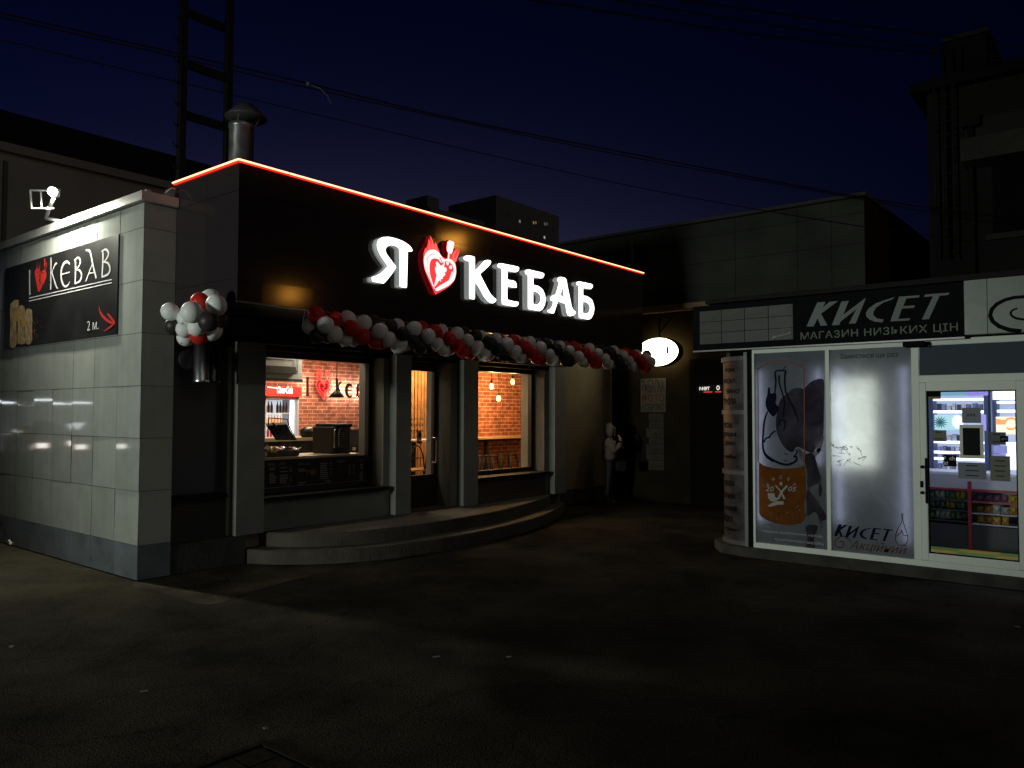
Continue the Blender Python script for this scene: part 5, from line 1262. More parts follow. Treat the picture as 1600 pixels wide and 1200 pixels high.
def sticker(px0, py0, px1, py1, m, name='sticker', label=None, txts=(), tm=None, lift=.012, lines=0):
    a, c = pk(px0, py0, -.01), pk(px1, py1, -.01)
    o = bx(name, m, kd, XK - .006 - lift, XK - .007, c.y, a.y, c.z, a.z, label=label)
    if txts or lines:
        b = MB(); b.recalc = False; H_ = a.z - c.z; W_ = a.y - c.y
        for (s_, u, v, w_, h_) in txts: text(b, s_, (XK - .009 - lift, a.y - u * W_, c.z + v * H_), YM, ZP, w_ * W_, h_ * H_, bold=.015)
        for k in range(lines):
            zz = a.z - H_ * (.22 + .6 * k / max(lines - 1, 1)); ww = W_ * random.uniform(.18, .33); yc = (a.y + c.y) / 2
            b.quad((XK - .009 - lift, yc + ww, zz), (XK - .009 - lift, yc - ww, zz), (XK - .009 - lift, yc - ww, zz + .012), (XK - .009 - lift, yc + ww, zz + .012))
        b.build('lettering', tm or M_ink, o)
    return o
M_gp = mat('grey_paper', (.20, .21, .25), .6); M_gp2 = mat('grey_green_paper', (.15, .16, .13), .6)
sticker(1503, 637, 1533, 661, M_gp, label='grey card lettered JUUL', txts=(('JUUL', .25, .38, .5, .24),))
fm = sticker(1499.5, 663.5, 1537.5, 717, mat('cream_frame', (.55, .54, .45), .4), name='notice_frame', label='pale framed dark notice in the middle of the door', lift=.022)
a, c = pk(1504, 668.5, -.035), pk(1531.5, 712, -.035); bx('dark_screen', mat('dark_notice', (.02, .024, .024), .8, spec=0), fm, XK - .034, XK - .0285, c.y, a.y, c.z, a.z)
sticker(1455, 672, 1479, 690, M_gp2, label='small grey notice at the left of the glass', lines=2)
sticker(1543.5, 675, 1572, 695, mat('navy_card', (.025, .035, .06), .5), label='dark blue card right of the framed notice', lines=2)
sticker(1563, 681, 1575.5, 691, M_kblack, label='tiny black card lettered glo', txts=(('glo', .15, .3, .7, .45),), tm=M_gp, lift=.016)
sticker(1474, 710.5, 1494.5, 729, M_kblack, label='black sticker lettered F ch it', txts=(('F', .06, .55, .15, .3), ('ch', .48, .55, .42, .34), ('it!', .06, .12, .3, .32)), tm=M_white_print)
sticker(1497, 722, 1541.5, 749.5, mat('blue_grey_paper', (.17, .19, .25), .6), label='wide blue-grey sheet with three printed lines', lines=3)
sticker(1547, 712, 1579, 752.5, M_gp2, label='tall grey-green printed sheet low on the right', lines=4)
b = MB(); b.m = 0; a, c = pk(1449, 612, -.01), pk(1470, 619.5, -.01); b.box(XK - .018, XK - .007, c.y, a.y, c.z, a.z); b.m = 1; a, c = pk(1449, 619.6, -.01), pk(1470, 623.5, -.01); b.box(XK - .018, XK - .007, c.y, a.y, c.z, a.z)
b.build('sticker', [M_kblack, mat('ochre_print', (.22, .13, .01), .6)], kd, label='dark blue and ochre flag sticker in the top corner')

# kiosk fascia signs
ks2 = empty('kiosk_sign', (XK - .1, -5.9, 2.63), 'black shop sign reading КИСЕТ above the kiosk posters', 'sign')
XS = XK - .16
sz0, sz1 = 2.63, 3.225
yG = pl(1241, 500, 0, XS).y; yW = pl(1507, 500, 0, XS).y; yL = pl(1083, 510, 0, XS).y
bx('board', M_kblack, ks2, XS, XK - .031, yW + .002, yG - .002, sz0, sz1)
b = MB(); b.recalc = False; kiset(b, lambda px, py, lf: V((XS - .004 - lf, pl(px, py, 0, XS).y, pl(px, py, 0, XS).z)), 0)
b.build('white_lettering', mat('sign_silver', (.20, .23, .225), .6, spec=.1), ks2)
b = MB(); b.recalc = False; pA, pB = pl(1251, 533, 0, XS), pl(1497, 521, 0, XS)
text(b, 'МАГАЗИН НИЗЬКИХ ЦІН', (XS - .004, pA.y, (pl(1251, 533, 0, XS).z)), YM, ZP, pA.y - pB.y, .105, bold=.008, spacing=1.08); b.build('lettering', mat('sign_green', (.05, .085, .04), .5), ks2)
bx('drip_edge', mat('edge_grey', (.35, .36, .36), .3), ks2, XS - .012, XS - .001, yW, yL, sz0 - .01, sz0 + .008)
os_ = empty('old_sign_panel', (XK - .1, -4.4, 2.63), 'faded grey sign panel with peeling corner left of the КИСЕТ board', 'sign')
b = MB(); b.box(XS, XK - .031, yG, yL, sz0, sz1); b.build('frame', M_kblack, os_)
p0, p1_ = pl(1093, 487, 0, XS), pl(1240, 530, 0, XS)
b = MB(); b.recalc = False
ny_, nz_ = 4, 3
for i in range(ny_):
    for j in range(nz_):
        y_a, y_b = p0.y + (yG + .012 - p0.y) * i / ny_ - .004, p0.y + (yG + .012 - p0.y) * (i + 1) / ny_ + .004
        z_a, z_b = sz0 + .085 + .44 * j / nz_ + .003, sz0 + .085 + .44 * (j + 1) / nz_ - .003
        b.quad((XS - .004, y_a, z_a), (XS - .004 - random.uniform(0, .002), y_b, z_a), (XS - .004, y_b, z_b), (XS - .004 - random.uniform(0, .002), y_a, z_b))
b.build('faded_face', mat('faded_grey', (.028, .032, .028), .5, noise=.35, nscale=5), os_)
b = MB(); b.recalc = False
for k in range(5):
    q = pl(1206 + k * 5.5, 530 - k * 1.5, 0, XS); b.quad((XS - .008, q.y, q.z), (XS - .02, q.y - .06, q.z + .02), (XS - .016, q.y - .07, q.z + .045), (XS - .008, q.y - .01, q.z + random.uniform(.01, .03)))
b.build('peeling_flakes', mat('flake_pale', (.3, .31, .29), .5), os_)
sw = empty('white_sign_panel', (XK - .1, -7.6, 2.63), 'white sign panel with a black spiral at the right edge of the kiosk', 'sign')
yS = pl(1543, 500, 0, XS).y
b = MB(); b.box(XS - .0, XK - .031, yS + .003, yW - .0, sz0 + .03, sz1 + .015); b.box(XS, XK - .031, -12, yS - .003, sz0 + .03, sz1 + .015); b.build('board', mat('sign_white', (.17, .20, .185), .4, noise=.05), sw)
b = MB(); b.recalc = False; sc = pl(1598, 486, 0, XS)
sp = [(V((XS - .004, sc.y - (.055 + .022 * q) * 1.35 * math.cos(q + 2.2), sc.z + (.04 + .0205 * q) * math.sin(q + 2.2) * .95)), .008 + .0016 * q) for q in [.35 * k for k in range(26)]]
stroke(b, sp, (-1, 0, 0), 0); b.build('spiral', M_kblack, sw)
b = MB(); q = pl(1428, 541, 0, XK - .1); b.box(XK - .2, XK - .03, q.y - .13, q.y + .1, 2.555, 2.615, bev=.02); b.build('housing', M_kblack, ki) if False else tag(b.build('sensor_lamp', M_kblack, None, org=(XK - .1, q.y, 2.55)), 'small black sensor lamp under the КИСЕТ board above the door', 'lamp')

# kiosk interior: lit shelves and counter
M_led = mat('shelf_led', (1, 1, 1), emit=(.80, .86, 1.0), es=3.6)
M_shb = mat('shelf_blue', (.12, .15, .30), .5)
M_shw = mat('shelf_white', (.55, .58, .68), .5)
XSH = 8.45
def ps(px, py, d=0.0): return pl(px, py, 0, XSH + d)
def shelf_unit(y0, y1, label, bands, pics):
    o = empty('display_shelf', (XSH + .2, (y0 + y1) / 2, 1.0), label, 'shelf', 'lit display shelves in the kiosk')
    zt_, zb_ = 2.55, 1.02
    bx('back_panel', mat('shelf_back', (.30, .34, .55), .5, emit=(.62, .76, 1.0), es=.6), o, XSH + .26, XSH + .28, y1, y0, zb_, zt_)
    for y_ in (y0, y1 + .05): bx('side_panel', M_shb, o, XSH, XSH + .26, y_ - .05, y_, zb_, zt_)
    for py in bands:
        z_ = ps(1470, py).z
        s_ = bx('shelf_board', M_shw, o, XSH + .01, XSH + .26, y1 + .05, y0 - .05, z_ - .012, z_ + .008)
        bx('light_strip', M_led, s_, XSH - .004, XSH + .009, y1 + .055, y0 - .055, z_ - .02, z_ + .012)
    return o
ya, yb = ps(1452, 650).y, ps(1544, 650).y
yc, yd = ps(1551, 650).y, ps(1551, 650).y - 1.3
su1 = shelf_unit(ya, yb, 'left lit display shelf of cigarette boxes in the kiosk', (624, 643, 690, 706, 716, 734), ())
su2 = shelf_unit(yc, yd, 'right lit display shelf with an orange picture in the kiosk', (629, 642, 690), ())
def panel(par, px0, py0, px1, py1, name, c, es=1.0, d=-.01):
    a, q = ps(px0, py0, d), ps(px1, py1, d)
    return bx(name, mat(name + '_m%d%d' % (px0, py0), (.5, .5, .5), .4, emit=c, es=es), par, XSH + d, XSH + d + .012, q.y, a.y, q.z, a.z)
panel(su1, 1470, 611, 1510, 618, 'lit_header', (.10, .34, .50), .8); panel(su1, 1510, 611, 1544, 618, 'lit_header', (.22, .16, .75), .8)
pp_ = panel(su1, 1460, 648, 1499, 672, 'lit_picture', (.42, .80, .85), .85); panel(su1, 1532, 648, 1541, 673, 'lit_picture', (.28, .25, .85), .8)
b = MB(); b.recalc = False
for k in range(14):
    a_ = k / 14 * 6.28; c_ = ps(1469, 660, -.012)
    stroke(b, [(c_, .002), (c_ + V((0, math.cos(a_) * .05, math.sin(a_) * .05)), .008), (c_ + V((0, math.cos(a_) * .1, math.sin(a_) * .095)), .001)], (-1, 0, 0), .002 + k * .0002)
b.build('palm_print', mat('palm_green', (.05, .3, .3), .5), pp_)
b = MB(); b.recalc = False; c_ = ps(1497, 659, -.014); b.poly([ell(c_.x - .004, c_.y, c_.z, .07, .09)], (-1, 0, 0)); b.build('white_disc', mat('lit_disc', (1, 1, 1), emit=(.9, 1, 1), es=1.1), pp_)
p3 = panel(su2, 1556, 651, 1600, 679, 'lit_picture', (1.0, .86, .62), 1.1)
b = MB(); b.recalc = False; c_ = ps(1580, 662, -.013)
stroke(b, [(V((c_.x, c_.y + .075 * math.cos(q), c_.z + .075 * math.sin(q))), .014) for q in [.5 * k for k in range(12)]], (-1, 0, 0), .002)
c_ = ps(1563, 660, -.013); b.quad(c_ + V((-.003, .05, -.03)), c_ + V((-.003, -.06, -.03)), c_ + V((-.003, -.06, .03)), c_ + V((-.003, .05, .05))); b.build('orange_print', mat('lit_orange', (1, .5, .2), emit=(1, .36, .10), es=.9), p3)
panel(su2, 1551, 611, 1605, 624, 'lit_header', (1, 1, 1), 1.8); panel(su2, 1572, 693, 1605, 735, 'lit_case', (.9, .93, 1), 1.4); panel(su2, 1552, 696, 1574, 709, 'blue_sheet', (.20, .20, .75), .6, d=-.06); panel(su2, 1552, 709, 1571, 732, 'blue_sheet', (.16, .15, .7), .7, d=-.05)
# boxes on the lit shelves
random.seed(17)
CB = [(.55, .56, .62), (.18, .2, .34), (.05, .06, .10), (.65, .62, .66), (.3, .34, .5)]
bsrc = None
for py, n_, hh, zone in ((643, 9, .11, 'second'), (690, 9, .10, 'third'), (706, 10, .085, 'fourth'), (716, 8, .06, 'fifth'), (734, 10, .09, 'bottom')):
    z_ = ps(1470, py).z + .012
    for k in range(n_):
        y_ = ya - .09 - k * (ya - yb - .16) / n_
        w_ = (ya - yb - .16) / n_ * random.uniform(.55, .92); h_ = hh * random.uniform(.6, 1)
        ci = random.randrange(5)
        o = MB().box(XSH + .05, XSH + .16, y_ - w_, y_, z_, z_ + h_).build('cigarette_box', mat('pack_%d' % ci, CB[ci], .4), None, org=(XSH + .1, y_, z_))
        tag(o, '%s small pack on the %s lit board of the kiosk shelf' % (['white', 'blue', 'black', 'pale pink', 'slate blue'][ci], zone), 'box', 'packs on the kiosk shelf, %s board, %s' % (zone, ['white', 'blue', 'black', 'pink', 'slate'][ci]))
# snack counter with red frame
kc = empty('snack_counter', (7.4, -6.9, .12), 'red-framed counter of open snack shelves under the lit display', 'counter')
XC = 7.2
def pc2(px, py, d=0.0): return pl(px, py, 0, XC + d)
M_redf = mat('red_frame', (.22, .02, .035), .5); M_cpan = mat('counter_pale', (.32, .33, .38), .6); M_cdk = mat('counter_dark', (.025, .025, .035), .6)
yq0, yq1 = -5.91, -8.6
yp = pc2(1515, 760).y
bx('upper_panel', M_cpan, kc, XC + .0, XC + .02, yq1, yq0, pc2(1480, 762).z, pc2(1480, 741).z); bx('worktop', M_shw, kc, XC, XC + .6, yq1, yq0, pc2(1480, 741).z + .001, pc2(1480, 741).z + .03)
b = MB(); b.box(XC - .02, XC - .001, yp - .02, yp + .02, .13, pc2(1515, 752).z); b.box(XC - .014, XC - .001, yp + .02, yq0, pc2(1480, 765).z, pc2(1480, 762).z); b.box(XC - .014, XC - .001, yq1, yp - .02, pc2(1560, 770).z, pc2(1560, 766).z); b.box(XC - .014, XC - .001, yq1, yp - .02, pc2(1560, 788).z, pc2(1560, 785).z); b.build('frame', M_redf, kc)
bx('kick_board', M_cdk, kc, XC, XC + .02, yq1, yq0, .13, pc2(1480, 818).z); bx('back_board', M_cpan, kc, XC + .38, XC + .4, yq1, yq0, .13, pc2(1480, 762).z)
rowsL = [(781, 'upper'), (796, 'middle'), (813, 'lower')]
for py, _ in rowsL:
    z_ = pc2(1480, py).z; bx('shelf', M_cdk, kc, XC, XC + .379, yp + .021, yq0, z_ - .012, z_)
rowsR = [(785, 'upper'), (803, 'middle'), (820, 'lower')]
for py, _ in rowsR:
    z_ = pc2(1545, py).z; bx('shelf', M_cpan, kc, XC, XC + .379, yq1, yp - .021, z_ - .012, z_)
def packet(c, w_, h_, colr, lab, grp, m):
    b = MB(); nx, nz = 4, 4; d = .03
    for sd in (-1, 1):
        vs_ = []
        for i in range(nx + 1):
            for j in range(nz + 1):
                u, v = i / nx, j / nz; bulge = (math.sin(math.pi * u) * math.sin(math.pi * v)) ** .6 * d
                vs_.append((c.x + sd * bulge + random.uniform(-.003, .003), c.y + (u - .5) * w_, c.z + v * h_ + random.uniform(-.004, .004)))
        b.add(vs_, [(i * (nz + 1) + j, (i + 1) * (nz + 1) + j, (i + 1) * (nz + 1) + j + 1, i * (nz + 1) + j + 1) for i in range(nx) for j in range(nz)], True)
    o = b.build('snack_packet', m, None, org=c); tag(o, lab, 'snack packet', grp)
PC = {'green': (.10, .22, .13), 'yellow': (.42, .33, .05), 'pale': (.35, .38, .36), 'blue': (.05, .08, .28), 'orange': (.45, .25, .05), 'mauve': (.22, .10, .16)}
for rows_, ylo, yhi, sect, pals in ((rowsL, yq0 - .18, yp + .06, 'left', (['green', 'pale', 'green', 'yellow'], ['green', 'green', 'yellow', 'green'], ['green', 'pale', 'green'])), (rowsR, yp - .06, -7.5, 'right', (['mauve', 'mauve', 'yellow', 'yellow', 'blue'], ['orange', 'pale', 'orange', 'blue', 'blue'], ['orange']))):
    for (py, rn), pal in zip(rows_, pals):
        z_ = pc2(1500, py).z + .002 if sect == 'left' else pc2(1545, py).z + .002
        n_ = 9 if len(pal) > 1 else 4
        for k in range(n_):
            colr = pal[min(int(k / n_ * len(pal)), len(pal) - 1)]
            y_ = ylo + (yhi - ylo) * (k + .5) / (9)
            packet(V((XC + random.uniform(.06, .12), y_, z_)), abs(yhi - ylo) / 9 * random.uniform(.8, 1.05), random.uniform(.075, .11), colr, '%s snack packet on the %s shelf of the %s snack bay' % (colr, rn, sect), 'snack packets, %s bay, %s shelf, %s' % (sect, rn, colr), mat('packet_' + colr, PC[colr], .3, noise=.7, nscale=25))
b = MB(); b.tube([ps(1473, 735, -.9), ps(1465, 745, -.9), ps(1447, 757, -.9)], .006, 5)
light('AREA', (6.7, -6.9, 2.62), 24, (.72, .78, 1.0), 'kiosk_ceiling_light', .8, rot=(0, 0, 0))  # assumed ceiling lamp, unseen, added to light the shop

# ================================================================== PERSON
pe = empty('person', (9.5, -.25, 0), 'person in a pale hooded jacket and dark trousers, hand raised to the face', 'person')
def skin(name, verts, edges, radii, m, par, sub=2, root=0):
    me = bpy.data.meshes.new(name); me.from_pydata([V(v) for v in verts], edges, []); me.materials.append(m)
    o = bpy.data.objects.new(name, me); COL.objects.link(o); o.parent = par; ORG[o] = ORG[par]
    sk = o.modifiers.new('skin', 'SKIN'); sk.use_smooth_shade = True
    for i, r_ in enumerate(radii):
        sv = me.skin_vertices[0].data[i]; sv.radius = (r_, r_) if not isinstance(r_, tuple) else r_; sv.use_root = (i == root)
    su = o.modifiers.new('sub', 'SUBSURF'); su.levels = sub; su.render_levels = sub
    return o
# figure faces local +x; turned to look along the picture's right
M_sk = mat('skin_tone', (.42, .26, .19), .5); M_jk = mat('pale_jacket', (.17, .125, .105), .85, noise=.15, nscale=12, bump=.5, bscale=14); M_tr = mat('dark_trousers', (.018, .018, .022), .8)
H_ = 1.58
body = [(0, 0, .80), (0, 0, .95), (.0, 0, 1.12), (-.01, 0, 1.27), (.0, 0, 1.34), (.02, 0, 1.40), (.03, 0, 1.47), (.035, 0, 1.53),
        (0, .085, .77), (.02, .09, .44), (-.01, .09, .09), (.0, -.085, .77), (-.03, -.09, .44), (-.07, -.09, .09),
        (-.01, .165, 1.26), (.04, .20, 1.02), (.20, .12, 1.12), (.0, -.165, 1.26), (.08, -.20, 1.05), (.24, -.10, 1.24), (.20, -.06, 1.36), (.26, .08, 1.14)]
bedge = [(0, 1), (1, 2), (2, 3), (3, 4), (4, 5), (5, 6), (6, 7), (0, 8), (8, 9), (9, 10), (0, 11), (11, 12), (12, 13), (3, 14), (14, 15), (15, 16), (3, 17), (17, 18), (18, 19), (19, 20), (16, 21)]
brad = [.12, .115, .12, .11, .055, .05, .085, .07, .085, .06, .042, .085, .06, .042, .055, .043, .033, .055, .045, .034, .03, .028]
bo = skin('body', body, bedge, brad, M_tr, pe)
jk = skin('jacket', [(0, 0, .84), (-.01, 0, .98), (.0, 0, 1.12), (-.02, 0, 1.25), (.0, 0, 1.33), (-.01, .17, 1.25), (.03, .215, 1.02), (.19, .13, 1.115), (0, -.17, 1.25), (.08, -.215, 1.05), (.225, -.105, 1.22)], [(0, 1), (1, 2), (2, 3), (3, 4), (3, 5), (5, 6), (6, 7), (3, 8), (8, 9), (9, 10)], [.165, .165, .16, .14, .085, .085, .07, .055, .085, .072, .058], M_jk, pe)
# head with face, inside an open hood
b = MB(); hc_ = V((.035, 0, 1.475)); b.sphere(hc_, .088, 16, 12, (1.02, .84, 1.22)); b.sphere(hc_ + V((.09, 0, -.012)), .018, 8, 6, (1, .75, 1.3)); b.sphere(hc_ + V((.06, 0, -.085)), .035, 10, 8, (1, 1.1, .7)); b.sphere(hc_ + V((.082, 0, -.052)), .014, 8, 6, (.6, 1.7, .5))
hdm = b.build('head', M_sk, pe) if False else None
hb = MB(); hb.v = []; 
b2 = MB(); [b2.v.append(tuple(V(v) + ORG[pe])) for v in b.v]; b2.f, b2.mi, b2.sm = b.f, b.mi, b.sm; b2.build('face', M_sk, pe)
b = MB(); o_ = ORG[pe]
for sy in (-1, 1): b.sphere(o_ + hc_ + V((.083, sy * .03, .015)), .011, 8, 6)
b.build('eye', M_ink, pe)
b = MB(); nu, nv = 16, 10; vs_ = []
for i in range(nu + 1):       # hood: open shell round the head, face opening towards +x
    a = R(62 + (360 - 124) * i / nu)
    for j in range(nv + 1):
        e = R(-70 + 160 * j / nv); k_ = 1 + .05 * math.sin(j * 2.1)
        vs_.append(o_ + hc_ + V((-.02 + .135 * k_ * math.cos(a) * math.cos(e), .122 * k_ * math.sin(a) * math.cos(e), .155 * math.sin(e) + .0)))
b.add(vs_, [(i * (nv + 1) + j, (i + 1) * (nv + 1) + j, (i + 1) * (nv + 1) + j + 1, i * (nv + 1) + j + 1) for i in range(nu) for j in range(nv)], True)
hood = b.build('hood', M_jk, pe); sd_ = hood.modifiers.new('thick', 'SOLIDIFY'); sd_.thickness = .022
b = MB()
for sy in (-1, 1):
    for k in range(3): b.tube([o_ + hc_ + V((.06 + .01 * k, sy * (.075 - .008 * k), .06)), o_ + hc_ + V((.085, sy * .07, -.03)), o_ + hc_ + V((.09, sy * .06, -.13))], [.012, .012, .004], 6)
b.build('hair', mat('brown_hair', (.05, .025, .015), .6), pe)
def hand(root, d, up_, par):
    verts = [root, root + d * .05, root + d * .085]; edges = [(0, 1), (1, 2)]; rad = [.026, .032, .03]
    side = d.cross(up_).normalized()
    for k, ln in enumerate((.062, .07, .066, .05)):
        r0 = root + d * .085 + side * (-.027 + .018 * k); n0 = len(verts)
        verts += [r0, r0 + d * ln * .5 - up_ * .006, r0 + d * ln * .8 - up_ * .028]; edges += [(2, n0), (n0, n0 + 1), (n0 + 1, n0 + 2)]; rad += [.0095, .009, .0075]
    n0 = len(verts); r0 = root + d * .03 - side * .028
    verts += [r0, r0 + d * .03 - side * .02 - up_ * .01, r0 + d * .055 - side * .022 - up_ * .02]; edges += [(1, n0), (n0, n0 + 1), (n0 + 1, n0 + 2)]; rad += [.012, .011, .009]
    skin('hand', verts, edges, rad, M_sk, par, 1)
hand(V((.225, -.105, 1.25)), V((-.25, .2, 1)).normalized(), V((1, .3, .2)).normalized(), pe)
hand(V((.205, .125, 1.12)), V((.7, -.7, .1)).normalized(), V((.4, .4, .8)).normalized(), pe)
for sy, x_ in ((.09, 0), (-.09, -.06)):
    b = MB(); c = o_ + V((x_ + .045, sy, 0))
    b.lathe(c + V((-.05, 0, .05)), [(.048, 0), (.05, .04), (.045, .07)], 12); b.sphere(c + V((.02, 0, .035)), .05, 12, 8, (1.9, .85, .68)); b.box(c.x - .11, c.x + .115, c.y - .042, c.y + .042, .002, .02); b.build('shoe', mat('pale_shoe', (.09, .08, .075), .7), pe)
pe.location = pl(952, 786, 1, .09); pe.location.z = 0
pe.rotation_euler = (0, 0, math.atan2(-.72, .55))
bg_ = empty('shoulder_bag', pe.location[:], 'dark shoulder bag hanging at the hip of the hooded person', 'bag')
ORG[bg_] = V((0, 0, 0)); bg_.rotation_euler = pe.rotation_euler
b = MB(); b.box(.10, .32, -.27, -.16, .66, .86, bev=.03); b.build('bag_body', M_blackm, bg_)
b = MB(); b.tube([(.12, -.22, .84), (.08, -.235, 1.0), (-.02, -.2, 1.2), (-.05, -.06, 1.335), (-.03, .06, 1.33)], .012, 6); b.tube([(.28, -.22, .84), (.16, -.24, 1.02), (.05, -.225, 1.2), (-.02, -.1, 1.35)], .008, 6); b.build('strap', M_blackm, bg_)

# ================================================================== CABLES
def cable(pts, r, lab):
    P = [at(px, py, d) for px, py, d in pts]
    sp = smooth_pts([tuple(p) for p in P], 10)
    b = MB(); b.tube(sp, r, 6); o = b.build('overhead_cable', mat('cable_black', (.010, .010, .010), .8, spec=0), None, org=P[0]); tag(o, lab, 'cable', 'overhead cables')
    return o
cable([(-60, 5, 7.4), (0, 20, 7.6), (245, 76, 8.5), (480, 130, 9.4), (700, 183, 10.3), (1000, 243, 11.4), (1350, 309, 12.7), (1500, 330, 13.2), (1640, 345, 13.6)], .010, 'upper strand of the twisted cable crossing above the shop')
cable([(-60, 12, 7.4), (0, 27, 7.6), (245, 82, 8.5), (480, 137, 9.4), (700, 186, 10.3), (1000, 248, 11.4), (1350, 312, 12.7), (1500, 340, 13.2), (1640, 356, 13.6)], .008, 'lower strand of the twisted cable crossing above the shop')
cable([(-60, 45, 8.0), (0, 62, 8.2), (400, 157, 9.8), (800, 250, 11.5), (1060, 305, 12.5), (1355, 355, 13.6), (1640, 392, 14.2)], .007, 'thin single cable sagging lowest across the sky')
cable([(760, -8, 9.4), (830, 0, 9.6), (1200, 56, 11.3), (1460, 84, 12.4), (1640, 104, 13.0)], .012, 'lowest of the three cables at the top right')
cable([(880, -12, 9.6), (960, 0, 9.8), (1200, 38, 11), (1460, 76, 12.4), (1640, 98, 13.0)], .010, 'middle one of the three cables at the top right')
cable([(980, -14, 9.8), (1070, 0, 10), (1300, 33, 11.2), (1470, 56, 12.2), (1640, 76, 13.0)], .013, 'highest of the three cables at the top right')
b = MB(); q = at(482, 131, 9.39); b.tube([q, at(500, 138, 9.39), at(512, 150, 9.39), at(518, 164, 9.39)], .006, 5); b.sphere(q, .03, 8, 6); tag(b.build('cable_tie', mat('tie_grey', (.05, .05, .05), .6), None, org=q), 'loose wire end hanging from the tie on the twisted cable', 'wire')

# ================================================================== GROUND DETAILS
gt = pl(405, 1163, 2, 0.0) - V((.36, .14, 0))
gg = empty('drain_grate', (gt.x, gt.y, 0), 'square iron drain cover set in the asphalt at the bottom edge', 'drain cover')
M_iron = mat('cast_iron', (.030, .029, .025), .9, noise=.3, nscale=20, bump=.3, spec=0)
b = MB(); ux, uy = V((.63, -.777, 0)), V((.777, .63, 0)); ux, uy = V((1, 0, 0)), V((0, 1, 0))
for i in range(3):
    for j in range(3): b.obox((gt.x - .1 + i * .17, gt.y - .35 + j * .17, .007), ux * .078, uy * .078, (0, 0, .006))
b.build('cover_plate', M_iron, gg)
b = MB()
for (cx, cy, lx, ly) in ((.07, -.18 + .30, .29, .02), (.07, -.18 - .30, .29, .02), (.07 - .30, -.18, .02, .32), (.07 + .30, -.18, .02, .32)): b.obox((gt.x + cx, gt.y + cy, .008), ux * lx, uy * ly, (0, 0, .008 if lx > .1 else .0075))
b.build('rim', M_iron, gg)
random.seed(2)
b = MB(); c = pl(24, 852, 2, .0)
for k in range(7): b.sphere(c + V((random.uniform(-.05, .05), random.uniform(-.07, .07), random.uniform(.02, .06))), random.uniform(.025, .045), 6, 5, (random.uniform(.6, 1.2), random.uniform(.6, 1.2), random.uniform(.5, 1)))
for p_ in b.sm: pass
b.sm = [False] * len(b.sm); tag(b.build('crumpled_paper', M_white_print, None, org=c), 'crumpled white paper lying at the foot of the tiled wall', 'litter')
for i, (px, py, lab) in enumerate(((136, 891, 'white scrap lying at the plinth of the tiled wall'), (131, 907, 'pale scrap on the worn concrete before the tiled wall'), (795, 1026, 'tiny pale scrap alone in the middle of the dark asphalt'), (682, 1026, 'thin pale scrap on the asphalt, left of the middle'), (1590, 979, 'pale scrap on the bluish asphalt at the right edge'), (225, 1080, 'pale speck on the asphalt at the lower left'), (415, 1138, 'small pale chip just above the drain cover'), (18, 1010, 'pale chip at the far left of the asphalt'), (572, 834 + 32, 'bright chip at the foot of the lower step'), (812, 834, 'bright chip on the asphalt right of the steps'))):
    c = pl(px, py, 2, .006); a = random.uniform(0, 3); l_ = random.uniform(.012, .026)
    b = MB(); b.obox(c, (l_ * math.cos(a), l_ * math.sin(a), 0), (-.012 * math.sin(a), .012 * math.cos(a), .002), (0, 0, .0035)); tag(b.build('paper_scrap', mat('scrap_grey', (.16, .15, .13), .9), None, org=c), lab, 'litter', 'scraps on the ground')

# ================================================================== OUT OF FRAME: ASSUMED LAMPS AND REFLECTED THINGS
sl = empty('assumed_street_lamp', (LAMP_POS.x - .5, LAMP_POS.y, 0), 'assumed low grey street lamp, unseen, added off to the left of the square', 'street lamp')  # assumed lamp: post and head added around the unseen light
b = MB(); b.tube([(LAMP_POS.x - .5, LAMP_POS.y, 0), (LAMP_POS.x - .5, LAMP_POS.y, 2.2), (LAMP_POS.x - .35, LAMP_POS.y, 2.42), (LAMP_POS.x - .05, LAMP_POS.y, 2.46)], [.07, .05, .04, .035], 10); b.build('post', mat('lamp_post_grey', (.2, .2, .2), .5), sl)
b = MB(); b.box(LAMP_POS.x - .12, LAMP_POS.x + .14, LAMP_POS.y - .12, LAMP_POS.y + .12, 2.44, 2.54, bev=.02); b.build('lamp_head', MATS['lamp_post_grey'], sl)

# assumed sodium wall lamps, unseen, added for orange gleams in the black canopy panels
def assumed_wall_lamp(loc, lab, aim):
    o = empty('assumed_wall_lamp', loc, lab, 'lamp', 'assumed sodium lamps on the tall building'); p = V(loc)
    d = (V(aim) - p).normalized(); sd_ = d.cross(ZP).normalized(); up_ = sd_.cross(d)
    b = MB(); b.obox(p + d * .30, d * .04, sd_ * .30, up_ * .22); b.tube([(12.0, p.y, p.z - .1), p + d * .1, p + d * .27], .03, 8); b.build('housing', M_blackm, o)
    b = MB(); b.recalc = False
    q = p + d * .345; b.add([q - sd_ * .27 - up_ * .19, q + sd_ * .27 - up_ * .19, q + sd_ * .27 + up_ * .19, q - sd_ * .27 + up_ * .19], [(0, 1, 2, 3)]); b.build('lens', mat('sodium_lens', (1, .6, .2), emit=(1.0, .40, .05), es=18), o)
assumed_wall_lamp((11.45, -8.73, 6.49), 'assumed orange sodium lamp, added on the tall building beyond the right edge', (3.6, -1.25, 4.1))
assumed_wall_lamp((11.5, -16.4, 5.7), 'assumed orange sodium lamp, added farther along the tall building', (.95, -1.25, 3.06))

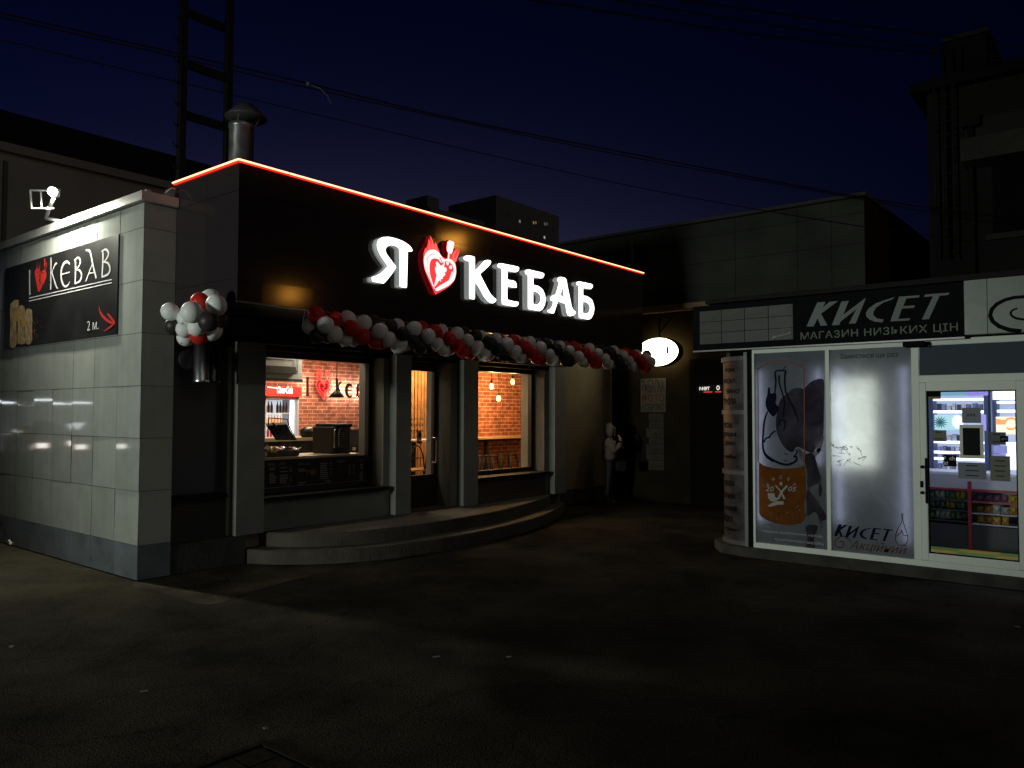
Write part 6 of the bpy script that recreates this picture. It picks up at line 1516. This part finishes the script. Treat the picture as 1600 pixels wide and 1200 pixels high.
# parked cars and a lit pavilion far left, assumed, seen in the glossy tiles
def parked_car(x, y, rz, paint, lab, grp='cars parked across the square'):
    o = empty('parked_car', (x, y, 0), lab, 'car', grp)
    prof = [(-2.1, .30), (-2.15, .62), (-2.0, .82), (-1.45, .92), (-.85, 1.38), (.55, 1.42), (1.25, .98), (1.95, .86), (2.12, .60), (2.08, .30)]
    b = MB(); n_ = len(prof); P0 = V((x, y, 0))
    b.add([P0 + V((u, sg_ * (.80 if v < 1.2 else .62), v)) for sg_ in (-1, 1) for u, v in prof], [(i, (i + 1) % n_, n_ + (i + 1) % n_, n_ + i) for i in range(n_)] + [tuple(range(n_)), tuple(range(2 * n_ - 1, n_ - 1, -1))]); b.build('body', paint, o)
    gm = mat('car_glass', (.02, .02, .025), .05)
    for sg_ in (-1, 1):
        b = MB(); b.recalc = False; b.add([P0 + V((u, sg_ * w_, v)) for u, v, w_ in ((-1.2, .95, .80), (-.8, 1.32, .66), (.5, 1.35, .66), (1.05, .98, .80))], [(0, 1, 2, 3)]); b.build('side_window', gm, o)
        for u in (-1.35, 1.3):
            b = MB(); b.lathe(P0 + V((u, sg_ * .72, .32)), [(.2, -.1), (.32, -.1), (.32, .1), (.2, .1)], 18, axis='y'); b.build('wheel', M_blackm, o)
        b = MB(); b.box(x + 2.05, x + 2.15, y + sg_ * .55 - .16, y + sg_ * .55 + .16, .58, .74); b.build('headlight', mat('head_lamp', (1, 1, 1), emit=(1, .97, .9), es=5), o)
        b = MB(); b.box(x - 2.18, x - 2.08, y + sg_ * .6 - .12, y + sg_ * .6 + .12, .62, .80); b.build('tail_light', mat('tail_lamp', (.5, 0, 0), emit=(1, .03, .02), es=2), o)
    o.rotation_euler = (0, 0, rz); return o
parked_car(-7.4, 22.5, R(-80), mat('car_red', (.35, .03, .03), .2), 'red car parked far off to the left, reflected in the tiles')
parked_car(-9.9, 23.0, R(-95), mat('car_silver', (.5, .5, .52), .25, .5), 'silver car parked far off to the left, reflected in the tiles')
pv = empty('lit_pavilion', (-9, 30, 0), 'lit glass pavilion beyond the parked cars, reflected in the tiles', 'building')
b = MB(); b.box(-13, -5, 29.6, 33, 2.5, 2.9); b.build('roof', M_blackm, pv)
bx('back_wall', mat('pavilion_wall', (.35, .36, .38), .7), pv, -13, -5, 32.8, 33, 0, 2.5)
for k in range(5): bx('post', M_blackm, pv, -13 + k * 2 - .04, -13 + k * 2 + .04, 29.65, 29.75, 0, 2.49)
for x0, x1 in ((-11.9, -9.6), (-8.8, -7.9)): bx('tube_light', mat('pavilion_tube', (1, 1, 1), emit=(.9, .95, 1), es=6), pv, x0, x1, 29.7, 29.78, 2.2, 2.27)
for x0, x1, z0, z1, c_ in ((-12.2, -11.2, .5, 1.3, (.9, .95, 1)), (-10.9, -9.3, .6, 1.05, (.9, .95, 1)), (-7.9, -7.3, 1.4, 1.9, (1, .75, .05)), (-8.0, -7.5, .8, 1.2, (.1, .2, 1))): bx('lit_case', mat('case_%d' % int(-x0 * 10), (.5, .5, .5), emit=c_, es=2.5), pv, x0, x1, 31, 31.1, z0, z1)
